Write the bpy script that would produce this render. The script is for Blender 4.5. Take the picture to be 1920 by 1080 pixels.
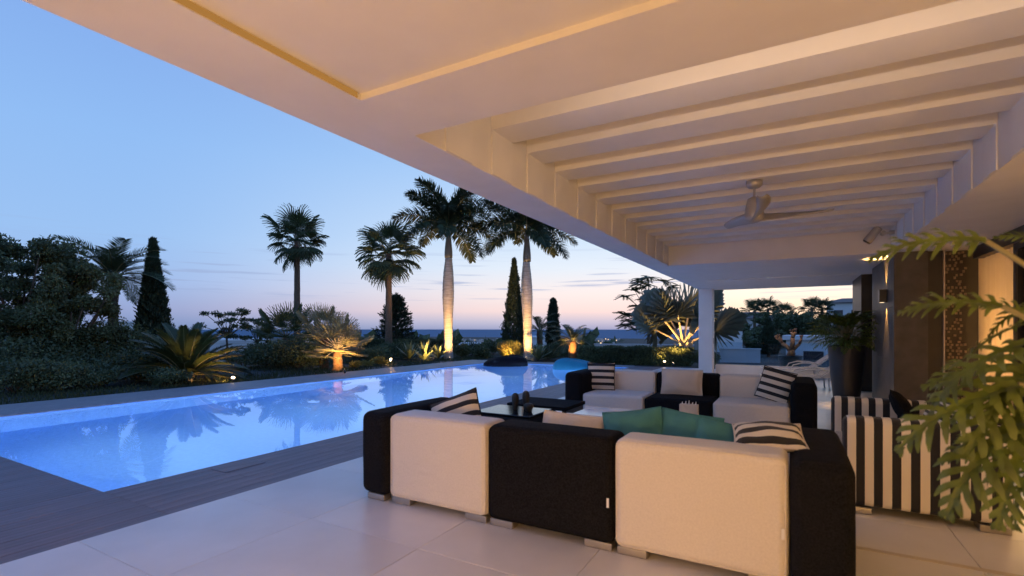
import bpy, bmesh, math, random
import numpy as np
from mathutils import Vector, Matrix, Euler
R = math.radians
random.seed(7); rng = np.random.default_rng(7)
S = bpy.context.scene
for o in list(bpy.data.objects): bpy.data.objects.remove(o)
COL = S.collection

# ------------------------------------------------------------------ camera
FPX, UC, VH, EYE, YAW = 930.0, 960.0, 617.0, 1.45, 29.4
ca, sa = math.cos(R(YAW)), math.sin(R(YAW))
cam = bpy.data.cameras.new('camera'); camo = bpy.data.objects.new('camera', cam); COL.objects.link(camo)
camo.location = (0, 0, EYE); camo.rotation_euler = (R(90), 0, R(YAW))
cam.sensor_width = 36; cam.lens = FPX / 1920 * 36; cam.shift_y = (VH - 540) / 1920
cam.clip_start = .05; cam.clip_end = 200000
cam.dof.use_dof = True; cam.dof.focus_distance = 11.0; cam.dof.aperture_fstop = 2.0
S.camera = camo

def lin(r, g, b):
    f = lambda c: (c/255/12.92) if c/255 <= .04045 else ((c/255+.055)/1.055)**2.4
    return (f(r), f(g), f(b), 1)

# ------------------------------------------------------------------ world (dusk sky)
W = bpy.data.worlds.new('World'); S.world = W; W.use_nodes = True
nt = W.node_tree; nt.nodes.clear()
def wn(t, **k):
    n = nt.nodes.new(t)
    for a, v in k.items(): setattr(n, a, v)
    return n
def wl(a, b): nt.links.new(a, b)
SUN_AZ = 3.0          # degrees right of +Y, where the afterglow is strongest
SUN_EL = 0.0
sdir = (math.sin(R(SUN_AZ)), math.cos(R(SUN_AZ)), 0)
tc = wn('ShaderNodeTexCoord'); sep = wn('ShaderNodeSeparateXYZ'); wl(tc.outputs['Generated'], sep.inputs[0])
comb = wn('ShaderNodeCombineXYZ'); wl(sep.outputs[0], comb.inputs[0]); wl(sep.outputs[1], comb.inputs[1])
nrm = wn('ShaderNodeVectorMath', operation='NORMALIZE'); wl(comb.outputs[0], nrm.inputs[0])
dot = wn('ShaderNodeVectorMath', operation='DOT_PRODUCT'); wl(nrm.outputs[0], dot.inputs[0]); dot.inputs[1].default_value = sdir
def mr(src, a, b, smooth=True):
    m = wn('ShaderNodeMapRange'); m.interpolation_type = 'SMOOTHSTEP' if smooth else 'LINEAR'
    m.inputs[1].default_value = a; m.inputs[2].default_value = b; wl(src, m.inputs[0]); return m.outputs[0]
zpos = mr(sep.outputs[2], 0.0, 1.0, False)
def ramp(stops):
    r = wn('ShaderNodeValToRGB'); e = r.color_ramp.elements
    while len(e) > 1: e.remove(e[-1])
    e[0].position = stops[0][0]; e[0].color = lin(*stops[0][1])
    for p, c in stops[1:]:
        n = e.new(p); n.color = lin(*c)
    wl(zpos, r.inputs[0]); return r.outputs[0]
away = ramp([(0, (122,146,192)), (.03, (146,164,210)), (.08, (152,184,234)), (.15, (152,192,242)), (.3, (143,187,243)), (.42, (134,176,238)), (.6, (104,152,230)), (1, (72,120,212))])
toward = ramp([(0, (160,168,204)), (.014, (198,196,218)), (.036, (250,224,222)), (.07, (249,236,236)), (.12, (228,238,251)), (.175, (206,227,251)), (.32, (166,203,247)), (.6, (108,156,230)), (1, (72,120,212))])
core = ramp([(0, (255,222,182)), (.03, (255,238,210)), (.06, (255,249,234)), (.12, (253,249,244)), (.25, (206,224,248)), (.6, (108,156,230)), (1, (72,120,212))])
def mix(f, a, b):
    m = wn('ShaderNodeMix', data_type='RGBA'); wl(f, m.inputs[0]); wl(a, m.inputs[6]); wl(b, m.inputs[7]); return m.outputs[2]
c1 = mix(mr(dot.outputs['Value'], .30, .94), away, toward)
c2 = mix(mr(dot.outputs['Value'], .955, .998), c1, core)
# thin low streaks of cloud
mp = wn('ShaderNodeMapping'); mp.inputs['Scale'].default_value = (2.2, 2.2, 60); wl(tc.outputs['Generated'], mp.inputs[0])
nz = wn('ShaderNodeTexNoise'); nz.inputs['Scale'].default_value = 2.6; nz.inputs['Detail'].default_value = 5; wl(mp.outputs[0], nz.inputs[0])
cf = mr(nz.outputs['Fac'], .56, .70)
band = wn('ShaderNodeValToRGB'); be = band.color_ramp.elements
be[0].position = .05; be[0].color = (0,0,0,1); be[1].position = .075; be[1].color = (1,1,1,1)
n_ = be.new(.12); n_.color = (.6,.6,.6,1); n_ = be.new(.17); n_.color = (0,0,0,1)
wl(zpos, band.inputs[0])
mm = wn('ShaderNodeMath', operation='MULTIPLY'); wl(cf, mm.inputs[0]); wl(band.outputs[0], mm.inputs[1])
mm2 = wn('ShaderNodeMath', operation='MULTIPLY'); wl(mm.outputs[0], mm2.inputs[0]); mm2.inputs[1].default_value = .75
cc = wn('ShaderNodeRGB'); cc.outputs[0].default_value = lin(150,170,212)
c3 = mix(mm2.outputs[0], c2, cc.outputs[0])
sky = wn('ShaderNodeTexSky', sky_type='NISHITA'); sky.sun_disc = False
sky.sun_elevation = R(SUN_EL); sky.sun_rotation = R(SUN_AZ)
bg1 = wn('ShaderNodeBackground'); wl(c3, bg1.inputs[0]); bg1.inputs[1].default_value = 1.0
bg2 = wn('ShaderNodeBackground'); wl(sky.outputs[0], bg2.inputs[0]); bg2.inputs[1].default_value = .03
ad = wn('ShaderNodeAddShader'); wl(bg1.outputs[0], ad.inputs[0]); wl(bg2.outputs[0], ad.inputs[1])
out = wn('ShaderNodeOutputWorld'); wl(ad.outputs[0], out.inputs[0])

# ------------------------------------------------------------------ view + render settings
S.view_settings.view_transform = 'Standard'; S.view_settings.look = 'None'
S.view_settings.exposure = 0; S.view_settings.gamma = 1; S.view_settings.use_curve_mapping = False
S.render.engine = 'CYCLES'
S.cycles.use_denoising = True; S.cycles.max_bounces = 8; S.cycles.diffuse_bounces = 4; S.cycles.transparent_max_bounces = 12
S.cycles.sample_clamp_indirect = 6; S.cycles.caustics_reflective = False; S.cycles.use_adaptive_sampling = True
S.cycles.adaptive_threshold = .015

# light levels used by the lamps' own builders
WARM = (1.0, .53, .155)
STRIP_W = 11
ROOM_W, SIDE_W, LANTERN_W, GLOBE_W, COVE_S, POOL_W, GARDEN_W, SCONCE_W = 125, 65, 102, 9, .40, 120, 105, 130

# ------------------------------------------------------------------ pixel helpers
def P(u, d):                       # ground position straight below a picture direction at depth d
    r = (u - UC) / FPX * d
    return Vector((r*ca - d*sa, r*sa + d*ca, 0))
def ZV(v, d): return EYE - (v - VH) / FPX * d
def G(u, v, z=0.0): return P(u, FPX * (EYE - z) / (v - VH))

# ------------------------------------------------------------------ materials
M = {}
def mat(name, color, rough=.6, metal=0, var=.0, vscale=6, bump=0, bscale=80, spec=.5, color2=None, coat=0, sheen=0, coords='Object', detail=4, stretch=None, transl=0, rand=0):
    m = bpy.data.materials.new(name); m.use_nodes = True; t = m.node_tree; b = t.nodes['Principled BSDF']
    c = tuple(color) + (1,)
    b.inputs['Base Color'].default_value = c; b.inputs['Roughness'].default_value = rough; b.inputs['Metallic'].default_value = metal
    b.inputs['Specular IOR Level'].default_value = spec; b.inputs['Coat Weight'].default_value = coat; b.inputs['Sheen Weight'].default_value = sheen
    x = t.nodes.new('ShaderNodeTexCoord'); src = x.outputs[coords]
    if stretch:
        q = t.nodes.new('ShaderNodeMapping'); q.inputs['Scale'].default_value = stretch; t.links.new(src, q.inputs[0]); src = q.outputs[0]
    colout = None
    if var or color2:
        n = t.nodes.new('ShaderNodeTexNoise'); n.inputs['Scale'].default_value = vscale; n.inputs['Detail'].default_value = detail; t.links.new(src, n.inputs[0])
        r = t.nodes.new('ShaderNodeMapRange'); r.inputs[1].default_value = .3; r.inputs[2].default_value = .7; t.links.new(n.outputs['Fac'], r.inputs[0])
        k = t.nodes.new('ShaderNodeMix'); k.data_type = 'RGBA'; t.links.new(r.outputs[0], k.inputs[0])
        k.inputs[6].default_value = tuple(max(0, v*(1-var)) for v in color) + (1,)
        k.inputs[7].default_value = (tuple(color2) if color2 else tuple(min(1, v*(1+var)) for v in color)) + (1,)
        colout = k.outputs[2]
    if rand:
        oi = t.nodes.new('ShaderNodeObjectInfo'); r = t.nodes.new('ShaderNodeMapRange'); t.links.new(oi.outputs['Random'], r.inputs[0])
        r.inputs[3].default_value = 1-rand; r.inputs[4].default_value = 1+rand
        hv = t.nodes.new('ShaderNodeHueSaturation'); t.links.new(r.outputs[0], hv.inputs['Value'])
        if colout: t.links.new(colout, hv.inputs['Color'])
        else: hv.inputs['Color'].default_value = c
        colout = hv.outputs[0]
    if colout: t.links.new(colout, b.inputs['Base Color'])
    if bump:
        n = t.nodes.new('ShaderNodeTexNoise'); n.inputs['Scale'].default_value = bscale; n.inputs['Detail'].default_value = 3; t.links.new(src, n.inputs[0])
        u = t.nodes.new('ShaderNodeBump'); u.inputs['Strength'].default_value = bump; u.inputs['Distance'].default_value = .01
        t.links.new(n.outputs['Fac'], u.inputs['Height']); t.links.new(u.outputs[0], b.inputs['Normal'])
    if transl:
        tr = t.nodes.new('ShaderNodeBsdfTranslucent'); tr.inputs[0].default_value = tuple(min(1, v*1.6) for v in color) + (1,)
        if colout: t.links.new(colout, tr.inputs[0])
        ms = t.nodes.new('ShaderNodeMixShader'); ms.inputs[0].default_value = transl
        t.links.new(b.outputs[0], ms.inputs[1]); t.links.new(tr.outputs[0], ms.inputs[2])
        t.links.new(ms.outputs[0], t.nodes['Material Output'].inputs[0])
    M[name] = m; return m
def wrinkle(name, scale, strength, dist):
    t = M[name].node_tree; b = t.nodes['Principled BSDF']; prev = b.inputs['Normal'].links[0].from_socket
    x = t.nodes.new('ShaderNodeTexCoord'); n = t.nodes.new('ShaderNodeTexNoise'); n.inputs['Scale'].default_value = scale; n.inputs['Detail'].default_value = 3; n.inputs['Distortion'].default_value = .6
    t.links.new(x.outputs['Object'], n.inputs[0]); u = t.nodes.new('ShaderNodeBump'); u.inputs['Strength'].default_value = strength; u.inputs['Distance'].default_value = dist
    t.links.new(n.outputs['Fac'], u.inputs['Height']); t.links.new(prev, u.inputs['Normal']); t.links.new(u.outputs[0], b.inputs['Normal'])
def emit(name, color, s):
    m = bpy.data.materials.new(name); m.use_nodes = True; t = m.node_tree; t.nodes.clear()
    e = t.nodes.new('ShaderNodeEmission'); e.inputs[0].default_value = tuple(color) + (1,); e.inputs[1].default_value = s
    o = t.nodes.new('ShaderNodeOutputMaterial'); t.links.new(e.outputs[0], o.inputs[0]); M[name] = m; return m
def stripes(name, period, axis, duty=.5, c1=(.72,.66,.58), c2=(.012,.012,.016), offset=0.0):
    m = mat(name, c1, .85, bump=.25, bscale=500, sheen=.1); t = m.node_tree; b = t.nodes['Principled BSDF']
    x = t.nodes.new('ShaderNodeTexCoord'); s = t.nodes.new('ShaderNodeSeparateXYZ'); t.links.new(x.outputs['Object'], s.inputs[0])
    a = t.nodes.new('ShaderNodeMath'); a.operation = 'ADD'; a.inputs[1].default_value = offset; t.links.new(s.outputs[axis], a.inputs[0])
    d = t.nodes.new('ShaderNodeMath'); d.operation = 'DIVIDE'; d.inputs[1].default_value = period; t.links.new(a.outputs[0], d.inputs[0])
    f = t.nodes.new('ShaderNodeMath'); f.operation = 'FLOORED_MODULO'; f.inputs[1].default_value = 1; t.links.new(d.outputs[0], f.inputs[0])
    g = t.nodes.new('ShaderNodeMath'); g.operation = 'GREATER_THAN'; g.inputs[1].default_value = duty; t.links.new(f.outputs[0], g.inputs[0])
    k = t.nodes.new('ShaderNodeMix'); k.data_type = 'RGBA'; t.links.new(g.outputs[0], k.inputs[0]); k.inputs[6].default_value = c1+(1,); k.inputs[7].default_value = c2+(1,)
    t.links.new(k.outputs[2], b.inputs['Base Color']); return m

mat('plaster', (.80,.77,.74), .75, var=.03, vscale=3, bump=.08, bscale=120)
mat('tile', (.69,.665,.645), .30, var=.07, vscale=1.7, bump=.04, bscale=30, rand=.045, detail=8)
mat('grout', (.58,.55,.52), .8)
mat('strip_pale', (.62,.55,.45), .45, metal=.3)
mat('board', (.175,.140,.155), .5, var=.22, vscale=5, bump=.25, bscale=40, stretch=(6,.5,6), rand=.10)
mat('coping', (.25,.235,.24), .55, var=.12, vscale=9, bump=.15, bscale=60, rand=.05)
mat('pool_lining', (.34,.56,.88), .5, var=.06, vscale=14)
mat('stone', (.072,.063,.058), .5, var=.25, vscale=5, bump=.25, bscale=30)
mat('darkpanel', (.035,.028,.024), .45, var=.2, vscale=4, bump=.1)
mat('darkframe', (.03,.025,.022), .4)
mat('darkglass', (.02,.016,.013), .06, spec=.8)
mat('cream', (.62,.52,.40), .8, var=.05, bump=.1, bscale=200)
mat('white_fabric', (.72,.67,.62), .85, var=.05, vscale=80, bump=.35, bscale=420, sheen=.15)
mat('black_fabric', (.003,.0035,.005), .95, color2=(.015,.015,.019), var=.1, vscale=95, bump=.35, bscale=420, spec=.15)
mat('cream_fabric', (.62,.55,.48), .9, var=.05, vscale=5, bump=.35, bscale=400, sheen=.1)
mat('teal_fabric', (.055,.19,.225), .9, var=.12, vscale=5, bump=.35, bscale=400, spec=.2)
mat('bag_teal', (.015,.22,.32), .6, var=.08, vscale=4, bump=.2, bscale=60)
mat('bag_black', (.006,.005,.008), .8, spec=.15, bump=.2, bscale=60)
mat('foot_metal', (.42,.39,.36), .38, metal=.8, var=.08)
mat('white_gloss', (.78,.78,.80), .12)
mat('black_gloss', (.015,.015,.018), .10)
mat('bronze', (.035,.032,.028), .5, var=.2, vscale=30, bump=.6, bscale=120)
mat('pot_black', (.022,.021,.023), .35, var=.1, vscale=8)
mat('pot_teal', (.07,.13,.14), .45, var=.12, vscale=8)
mat('soil', (.045,.032,.022), .95, var=.3, vscale=20, bump=.6, bscale=40)
mat('ground', (.036,.042,.034), .95, var=.35, vscale=.8, bump=.6, bscale=8)
mat('white_metal', (.68,.66,.63), .35, metal=.0)
mat('chrome', (.5,.48,.46), .25, metal=.9)
mat('fan_metal', (.43,.40,.38), .4, metal=.4)
mat('sling', (.34,.31,.30), .8, bump=.3, bscale=300)
mat('villa_white', (.70,.70,.70), .8, var=.05, vscale=1, coords='Object')
mat('roof_tile', (.16,.12,.105), .8, var=.2, vscale=6)
mat('window_dark', (.03,.035,.045), .15)
mat('bark', (.12,.085,.06), .9, var=.35, vscale=9, bump=.7, bscale=25, stretch=(1,1,4))
mat('bark_fiber', (.20,.105,.05), .95, var=.4, vscale=14, bump=.9, bscale=30)
mat('frangipani', (.24,.145,.09), .7, var=.2, vscale=8, bump=.3)
mat('royal_trunk', (.40,.36,.31), .8, var=.32, vscale=3, bump=.8, bscale=10, stretch=(1,1,9), detail=6)
mat('crownshaft', (.13,.125,.10), .45, var=.12, vscale=3, stretch=(1,1,.3))
mat('leaf_palm', (.055,.078,.034), .6, var=.25, vscale=2, transl=.12, rand=.25)
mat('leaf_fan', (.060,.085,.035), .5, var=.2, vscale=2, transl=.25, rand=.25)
mat('leaf_fan_lit', (.17,.155,.075), .5, var=.2, vscale=2, transl=.25, rand=.2)  # fan-leaf colour raised to look lamplit on the low palms
mat('curtain', (.60,.50,.36), .9, transl=.55, bump=.1, bscale=200)
mat('screen_tan', (.26,.19,.13), .6, var=.3, vscale=20)
mat('leaf_silver', (.15,.165,.115), .5, var=.12, vscale=2, transl=.12, rand=.15)
mat('leaf_cycad', (.055,.075,.024), .4, var=.2, vscale=2, transl=.2, rand=.2)
mat('leaf_dark', (.078,.105,.045), .6, var=.4, vscale=1.2, transl=.2, coords='Object')
mat('leaf_mid', (.115,.135,.055), .6, var=.4, vscale=1.5, transl=.25)
mat('leaf_cypress', (.030,.050,.024), .7, var=.35, vscale=2)
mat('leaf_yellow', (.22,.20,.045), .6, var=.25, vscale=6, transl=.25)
mat('leaf_agave', (.16,.20,.10), .5, var=.12, vscale=3, rand=.2)
mat('leaf_phil', (.105,.145,.024), .42, var=.45, vscale=7, transl=.3, rand=.22)
mat('petiole', (.22,.20,.10), .5)
mat('petiole_pale', (.42,.36,.24), .5, var=.15, vscale=8)
mat('gravel', (.27,.26,.26), .9, var=.3, vscale=40, bump=.8, bscale=60)
mat('rock', (.30,.27,.24), .9, var=.2, vscale=5, bump=.5, bscale=20)
mat('grass', (.045,.06,.022), .8, var=.3, vscale=3, transl=.2)
mat('town_wall', (.50,.46,.44), .9)
for n_, sc_w, st_w, d_w in (('white_fabric',5,.35,.03),('black_fabric',5,.5,.03),('cream_fabric',7,.5,.03),('teal_fabric',7,.5,.03)): wrinkle(n_, sc_w, st_w, d_w)
stripes('stripe_chair', .1135, 0, .5, offset=.02)
stripes('stripe_cushion', .108, 1, .55, c1=(.66,.60,.52))
stripes('stripe_thin', .045, 1, .5)
emit('led', (1,.46,.11), COVE_S)
emit('lamp_glow', (1,.72,.42), 14)
emit('globe_glow', (1,.80,.55), 3.0)
emit('lamp_soft', (1,.72,.42), 2.2)
emit('pool_lens', (.55,.78,1), 5)
emit('town_light', (1,.66,.35), 3)
emit('down_glow', (1,.86,.66), 2.5)
# glass
def glass(name, tint, fac):
    m = bpy.data.materials.new(name); m.use_nodes = True; t = m.node_tree; t.nodes.clear()
    a = t.nodes.new('ShaderNodeBsdfTransparent'); a.inputs[0].default_value = tint + (1,)
    g = t.nodes.new('ShaderNodeBsdfGlossy'); g.inputs['Roughness'].default_value = .02
    f = t.nodes.new('ShaderNodeFresnel'); f.inputs[0].default_value = 1.45
    s = t.nodes.new('ShaderNodeMixShader'); o = t.nodes.new('ShaderNodeOutputMaterial')
    t.links.new(f.outputs[0], s.inputs[0]); t.links.new(a.outputs[0], s.inputs[1]); t.links.new(g.outputs[0], s.inputs[2]); t.links.new(s.outputs[0], o.inputs[0]); M[name] = m
glass('glass', (.82,.90,.95), .1)
def water():
    m = bpy.data.materials.new('water'); m.use_nodes = True; t = m.node_tree; t.nodes.clear()
    g = t.nodes.new('ShaderNodeBsdfGlass'); g.inputs['IOR'].default_value = 1.33; g.inputs['Roughness'].default_value = 0; g.inputs[0].default_value = (.86,.95,1,1)
    x = t.nodes.new('ShaderNodeTexCoord'); n = t.nodes.new('ShaderNodeTexNoise'); n.inputs['Scale'].default_value = 1.1; n.inputs['Detail'].default_value = 2
    t.links.new(x.outputs['Object'], n.inputs[0])
    b = t.nodes.new('ShaderNodeBump'); b.inputs['Strength'].default_value = .035; b.inputs['Distance'].default_value = .03; t.links.new(n.outputs['Fac'], b.inputs['Height'])
    t.links.new(b.outputs[0], g.inputs['Normal'])
    o = t.nodes.new('ShaderNodeOutputMaterial'); t.links.new(g.outputs[0], o.inputs[0]); M['water'] = m
water()
def sea_mat():
    m = mat('sea', (.10,.185,.27), .7, spec=.05); b = m.node_tree.nodes['Principled BSDF']; b.inputs['IOR'].default_value = 1.33
sea_mat()

# ------------------------------------------------------------------ mesh helpers
class MB:
    def __init__(s): s.v = []; s.f = []
    def add(s, vs, fs):
        o = len(s.v); s.v += [tuple(v) for v in vs]; s.f += [tuple(i+o for i in f) for f in fs]; return s
    def box(s, x0, x1, y0, y1, z0, z1):
        return s.add([(x0,y0,z0),(x1,y0,z0),(x1,y1,z0),(x0,y1,z0),(x0,y0,z1),(x1,y0,z1),(x1,y1,z1),(x0,y1,z1)],
              [(0,3,2,1),(4,5,6,7),(0,1,5,4),(1,2,6,5),(2,3,7,6),(3,0,4,7)])
    def tube(s, pts, rad, n=8, cap=True):
        pts = [Vector(p) for p in pts]; k = len(pts)
        rad = [rad]*k if not hasattr(rad, '__len__') else rad
        vs = []; t0 = (pts[1]-pts[0]).normalized()
        ref = Vector((0,0,1)) if abs(t0.z) < .9 else Vector((1,0,0))
        a = t0.cross(ref).normalized()
        for i in range(k):
            t = (pts[min(i+1,k-1)]-pts[max(i-1,0)]).normalized()
            a = (a - t*a.dot(t)).normalized(); b = t.cross(a)
            for j in range(n):
                th = 2*math.pi*j/n; vs.append(pts[i] + (a*math.cos(th) + b*math.sin(th))*rad[i])
        fs = [(i*n+j, i*n+(j+1)%n, (i+1)*n+(j+1)%n, (i+1)*n+j) for i in range(k-1) for j in range(n)]
        if cap: fs += [tuple(range(n))[::-1], tuple(range((k-1)*n, k*n))]
        return s.add(vs, fs)
    def lathe(s, prof, n=24, c=(0,0,0)):
        vs = [(c[0]+r*math.cos(2*math.pi*j/n), c[1]+r*math.sin(2*math.pi*j/n), c[2]+z) for r, z in prof for j in range(n)]
        k = len(prof)
        fs = [(i*n+j, i*n+(j+1)%n, (i+1)*n+(j+1)%n, (i+1)*n+j) for i in range(k-1) for j in range(n)]
        fs += [tuple(range(n))[::-1], tuple(range((k-1)*n, k*n))]
        return s.add(vs, fs)
    def mesh(s, name, smooth=False):
        m = bpy.data.meshes.new(name); m.from_pydata(s.v, [], s.f); 
        if smooth: m.polygons.foreach_set('use_smooth', [True]*len(m.polygons))
        m.update(); return m
def obj(name, me, material=None, parent=None, loc=None, rot=None, sc=None):
    if isinstance(me, MB): me = me.mesh(name)
    if material is not None and len(me.materials) == 0: me.materials.append(M[material])
    o = bpy.data.objects.new(name, me); COL.objects.link(o)
    if parent is not None: o.parent = parent
    if loc is not None: o.location = loc
    if rot is not None: o.rotation_euler = rot
    if sc is not None: o.scale = sc if hasattr(sc, '__len__') else (sc,)*3
    return o
def tag(o, label, cat, group=None):
    o['label'] = label; o['category'] = cat
    if group: o['group'] = group
    return o
def thing(name, label, cat, loc=(0,0,0), rz=0, group=None):
    o = bpy.data.objects.new(name, None); COL.objects.link(o); o.location = loc; o.rotation_euler = (0,0,rz); o.empty_display_size = .1
    return tag(o, label, cat, group)
def struct(o): o['kind'] = 'structure'; return o
def copy_tree(o, parent=None):
    c = o.copy(); COL.objects.link(c); c.parent = parent
    for ch in o.children: copy_tree(ch, c)
    return c
def rmesh(name, sx, sy, sz, r, seg=4, cuts=0, bulge=0):
    bm = bmesh.new(); bmesh.ops.create_cube(bm, size=1)
    for v in bm.verts: v.co = Vector((v.co.x*sx, v.co.y*sy, v.co.z*sz))
    bmesh.ops.bevel(bm, geom=list(bm.edges), offset=r, segments=seg, profile=.5, affect='EDGES')
    if cuts:
        es = [e for e in bm.edges if e.calc_length() > .15]
        bmesh.ops.subdivide_edges(bm, edges=es, cuts=cuts, use_grid_fill=True)
        for v in bm.verts:
            x, y, z = v.co.x/sx*2, v.co.y/sy*2, v.co.z/sz*2
            nx, ny, nz_ = max(0,1-x*x), max(0,1-y*y), max(0,1-z*z)
            v.co.x *= 1 + bulge/sx*2*ny*nz_; v.co.y *= 1 + bulge/sy*2*nx*nz_; v.co.z *= 1 + bulge/sz*2*nx*ny
            w = .0025*math.sin(9*v.co.x+4*v.co.z)*math.sin(7*v.co.z+5*v.co.y)
            v.co += Vector((v.co.x, v.co.y, v.co.z)).normalized()*w
    m = bpy.data.meshes.new(name); bm.to_mesh(m); bm.free()
    m.polygons.foreach_set('use_smooth', [True]*len(m.polygons)); return m
def rbox(name, x0, x1, y0, y1, z0, z1, r, material, parent=None, seg=4, cuts=0, bulge=0):
    me = rmesh(name, x1-x0, y1-y0, z1-z0, r, seg, cuts, bulge)
    o = obj(name, me, material, parent, ((x0+x1)/2, (y0+y1)/2, (z0+z1)/2))
    w = o.modifiers.new('wn', 'WEIGHTED_NORMAL'); w.weight = 80
    return o
def light(name, kind, energy, color, parent=None, loc=(0,0,0), rot=(0,0,0), **k):
    l = bpy.data.lights.new(name, kind); l.energy = energy; l.color = color
    for a, v in k.items(): setattr(l, a, v)
    o = bpy.data.objects.new(name, l); COL.objects.link(o); o.parent = parent; o.location = loc; o.rotation_euler = rot
    return o
def quads_mesh(name, V, material):       # V: (n,4,3) array of separate quads
    n = len(V); m = bpy.data.meshes.new(name)
    m.vertices.add(n*4); m.vertices.foreach_set('co', np.asarray(V, dtype=np.float32).reshape(-1))
    m.loops.add(n*4); m.loops.foreach_set('vertex_index', np.arange(n*4, dtype=np.int32))
    m.polygons.add(n); m.polygons.foreach_set('loop_start', np.arange(0, n*4, 4, dtype=np.int32))
    m.update(calc_edges=True); m.materials.append(M[material]); return m
def leaves(centers, size, aspect=.45, up=.0, dirs=None):
    n = len(centers); c = np.asarray(centers)
    d = rng.normal(size=(n,3)) if dirs is None else np.asarray(dirs) + rng.normal(size=(n,3))*.35
    d[:,2] += up; d /= np.linalg.norm(d, axis=1)[:,None]
    t = np.cross(d, rng.normal(size=(n,3))); t /= np.linalg.norm(t, axis=1)[:,None] + 1e-9
    s = (size*(.6+.8*rng.random(n)))[:,None]
    mid = c + d*s*.5
    return np.stack([c, mid + t*s*aspect*.5, c + d*s, mid - t*s*aspect*.5], 1)
def blob(n, c, r):                        # points gathered in a round clump
    d = rng.normal(size=(n,3)); d /= np.linalg.norm(d, axis=1)[:,None]
    return np.asarray(c) + d*(rng.random(n)**.45)[:,None]*np.asarray(r)

# =================================================================== TERRAIN, SEA
def terrain_z(x, y):
    dx, dy = x+6, y-10; dist = math.hypot(dx, dy)
    th = math.degrees(math.atan2(x, y))
    right = 1/(1+math.exp(-max(-60,min(60,(th+6.5)/1.1)))) if y > 0 else (1 if x > 0 else 0)
    fall = -max(0, dist-24)*.075
    fall = max(fall, -84.4)
    rise = max(0, dist-40)*.012
    rise = min(rise, 30)
    return -.05 + fall*(1-right) + rise*right - (0 if dist < 24 else 0)
def build_ground():
    ax = [-13.02, 8.0]; ay = [-12.0, 19.32]
    def axis(lo, hi, far):
        a = list(np.linspace(lo, hi, 9)); s = 1.2; p = lo
        while p > -far: p -= s; a.append(p); s *= 1.16
        s = 1.2; p = hi
        while p < far: p += s; a.append(p); s *= 1.16
        return sorted(a)
    xs = axis(ax[0], ax[1], 4100); ys = axis(ay[0], ay[1], 4100)
    V = [(x, y, terrain_z(x, y)) for y in ys for x in xs]; n = len(xs); F = []
    for j in range(len(ys)-1):
        for i in range(n-1):
            cx, cy = (xs[i]+xs[i+1])/2, (ys[j]+ys[j+1])/2
            if ax[0] < cx < ax[1] and ay[0] < cy < ay[1]: continue
            F.append((j*n+i, j*n+i+1, (j+1)*n+i+1, (j+1)*n+i))
    mb = MB(); mb.v = V; mb.f = F
    struct(obj('ground', mb.mesh('ground', True), 'ground'))
build_ground()
sb = MB(); sb.add([(-90000,-90000,-85),(90000,-90000,-85),(90000,90000,-85),(-90000,90000,-85)], [(0,1,2,3)])
struct(obj('sea', sb, 'sea'))

# =================================================================== TERRACE FLOOR, DECK, POOL
PX0, PX1, PY0, PY1 = -11.4, -5.35, 2.07, 18.5
DX = -4.25
floor = struct(obj('terrace_floor', MB().box(DX+.004, 8.0, -12, 19.3, -.25, -.016), 'grout'))
TP = 1.05
tm = {}
for i in range(7):
    for j in range(-5, 17):
        x0 = DX + i*TP; y0 = 1.5 + j*TP; x1 = min(x0+TP, 2.50); y1 = y0+TP
        if j in (2,): pass
        w, h = round(x1-x0-.003, 4), round(y1-y0-.003, 4)
        if (w,h) not in tm:
            tm[(w,h)] = rmesh('floor_tile', w, h, .016, .002, 1); tm[(w,h)].materials.append(M['tile'])
            tm[(w,h)].polygons.foreach_set('use_smooth', [False]*len(tm[(w,h)].polygons))
        obj('floor_tile', tm[(w,h)], None, floor, ((x0+x1)/2, (y0+y1)/2, -.008 + random.uniform(-.0006,.0006)))
# thin pale strip lying across the floor beside the armchair
struct(obj('pale_strip', MB().box(.34, 2.48, 3.965, 4.01, .001, .004), 'strip_pale'))

deck = struct(obj('pool_deck', MB().add([(-13,-12,-.03),(DX-.002,-12,-.03),(DX-.002,PY0,-.03),(-13,PY0,-.03),(PX1,PY0,-.03),(PX1,19.3,-.03),(DX-.002,19.3,-.03),
      (-13,-12,-.2),(DX-.002,-12,-.2),(DX-.002,19.3,-.2),(PX1,19.3,-.2),(PX1,PY0,-.2),(-13,PY0,-.2)],
      [(0,1,2,4,3),(4,2,6,5),(0,7,8,1),(1,8,9,6),(6,9,10,5)]), 'grout'))
BW = .1375
bm_ = {}
def board(x0, x1, y0, y1):
    w, h = round(x1-x0-.0025,4), round(y1-y0-.002,4)
    if (w,h) not in bm_:
        bm_[(w,h)] = rmesh('deck_board', w, h, .026, .003, 1); bm_[(w,h)].materials.append(M['board'])
        bm_[(w,h)].polygons.foreach_set('use_smooth', [False]*len(bm_[(w,h)].polygons))
    obj('deck_board', bm_[(w,h)], None, deck, ((x0+x1)/2, (y0+y1)/2, -.015 + random.uniform(-.001,.001)))
for i in range(8):
    x0 = PX1 + .002 + i*BW; x1 = min(x0+BW, DX-.004)
    cuts = [PY0+.0] + [PY0 + .9 + 2.4*k + 1.2*(i % 2) for k in range(8)]
    cuts = [c for c in cuts if c < 19] + [19.3]
    for a, b in zip(cuts, cuts[1:]): board(x0, x1, a, b)
    board(x0, x1, -1.2, PY0); board(x0, x1, -4, -1.2)
nb = 54
bw2 = (PX1 - -13.0)/nb
for i in range(nb):
    x0 = -13 + i*bw2
    board(x0, x0+bw2, -1.2 + .6*(i % 2), PY0); board(x0, x0+bw2, -4, -1.2 + .6*(i % 2))
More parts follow.
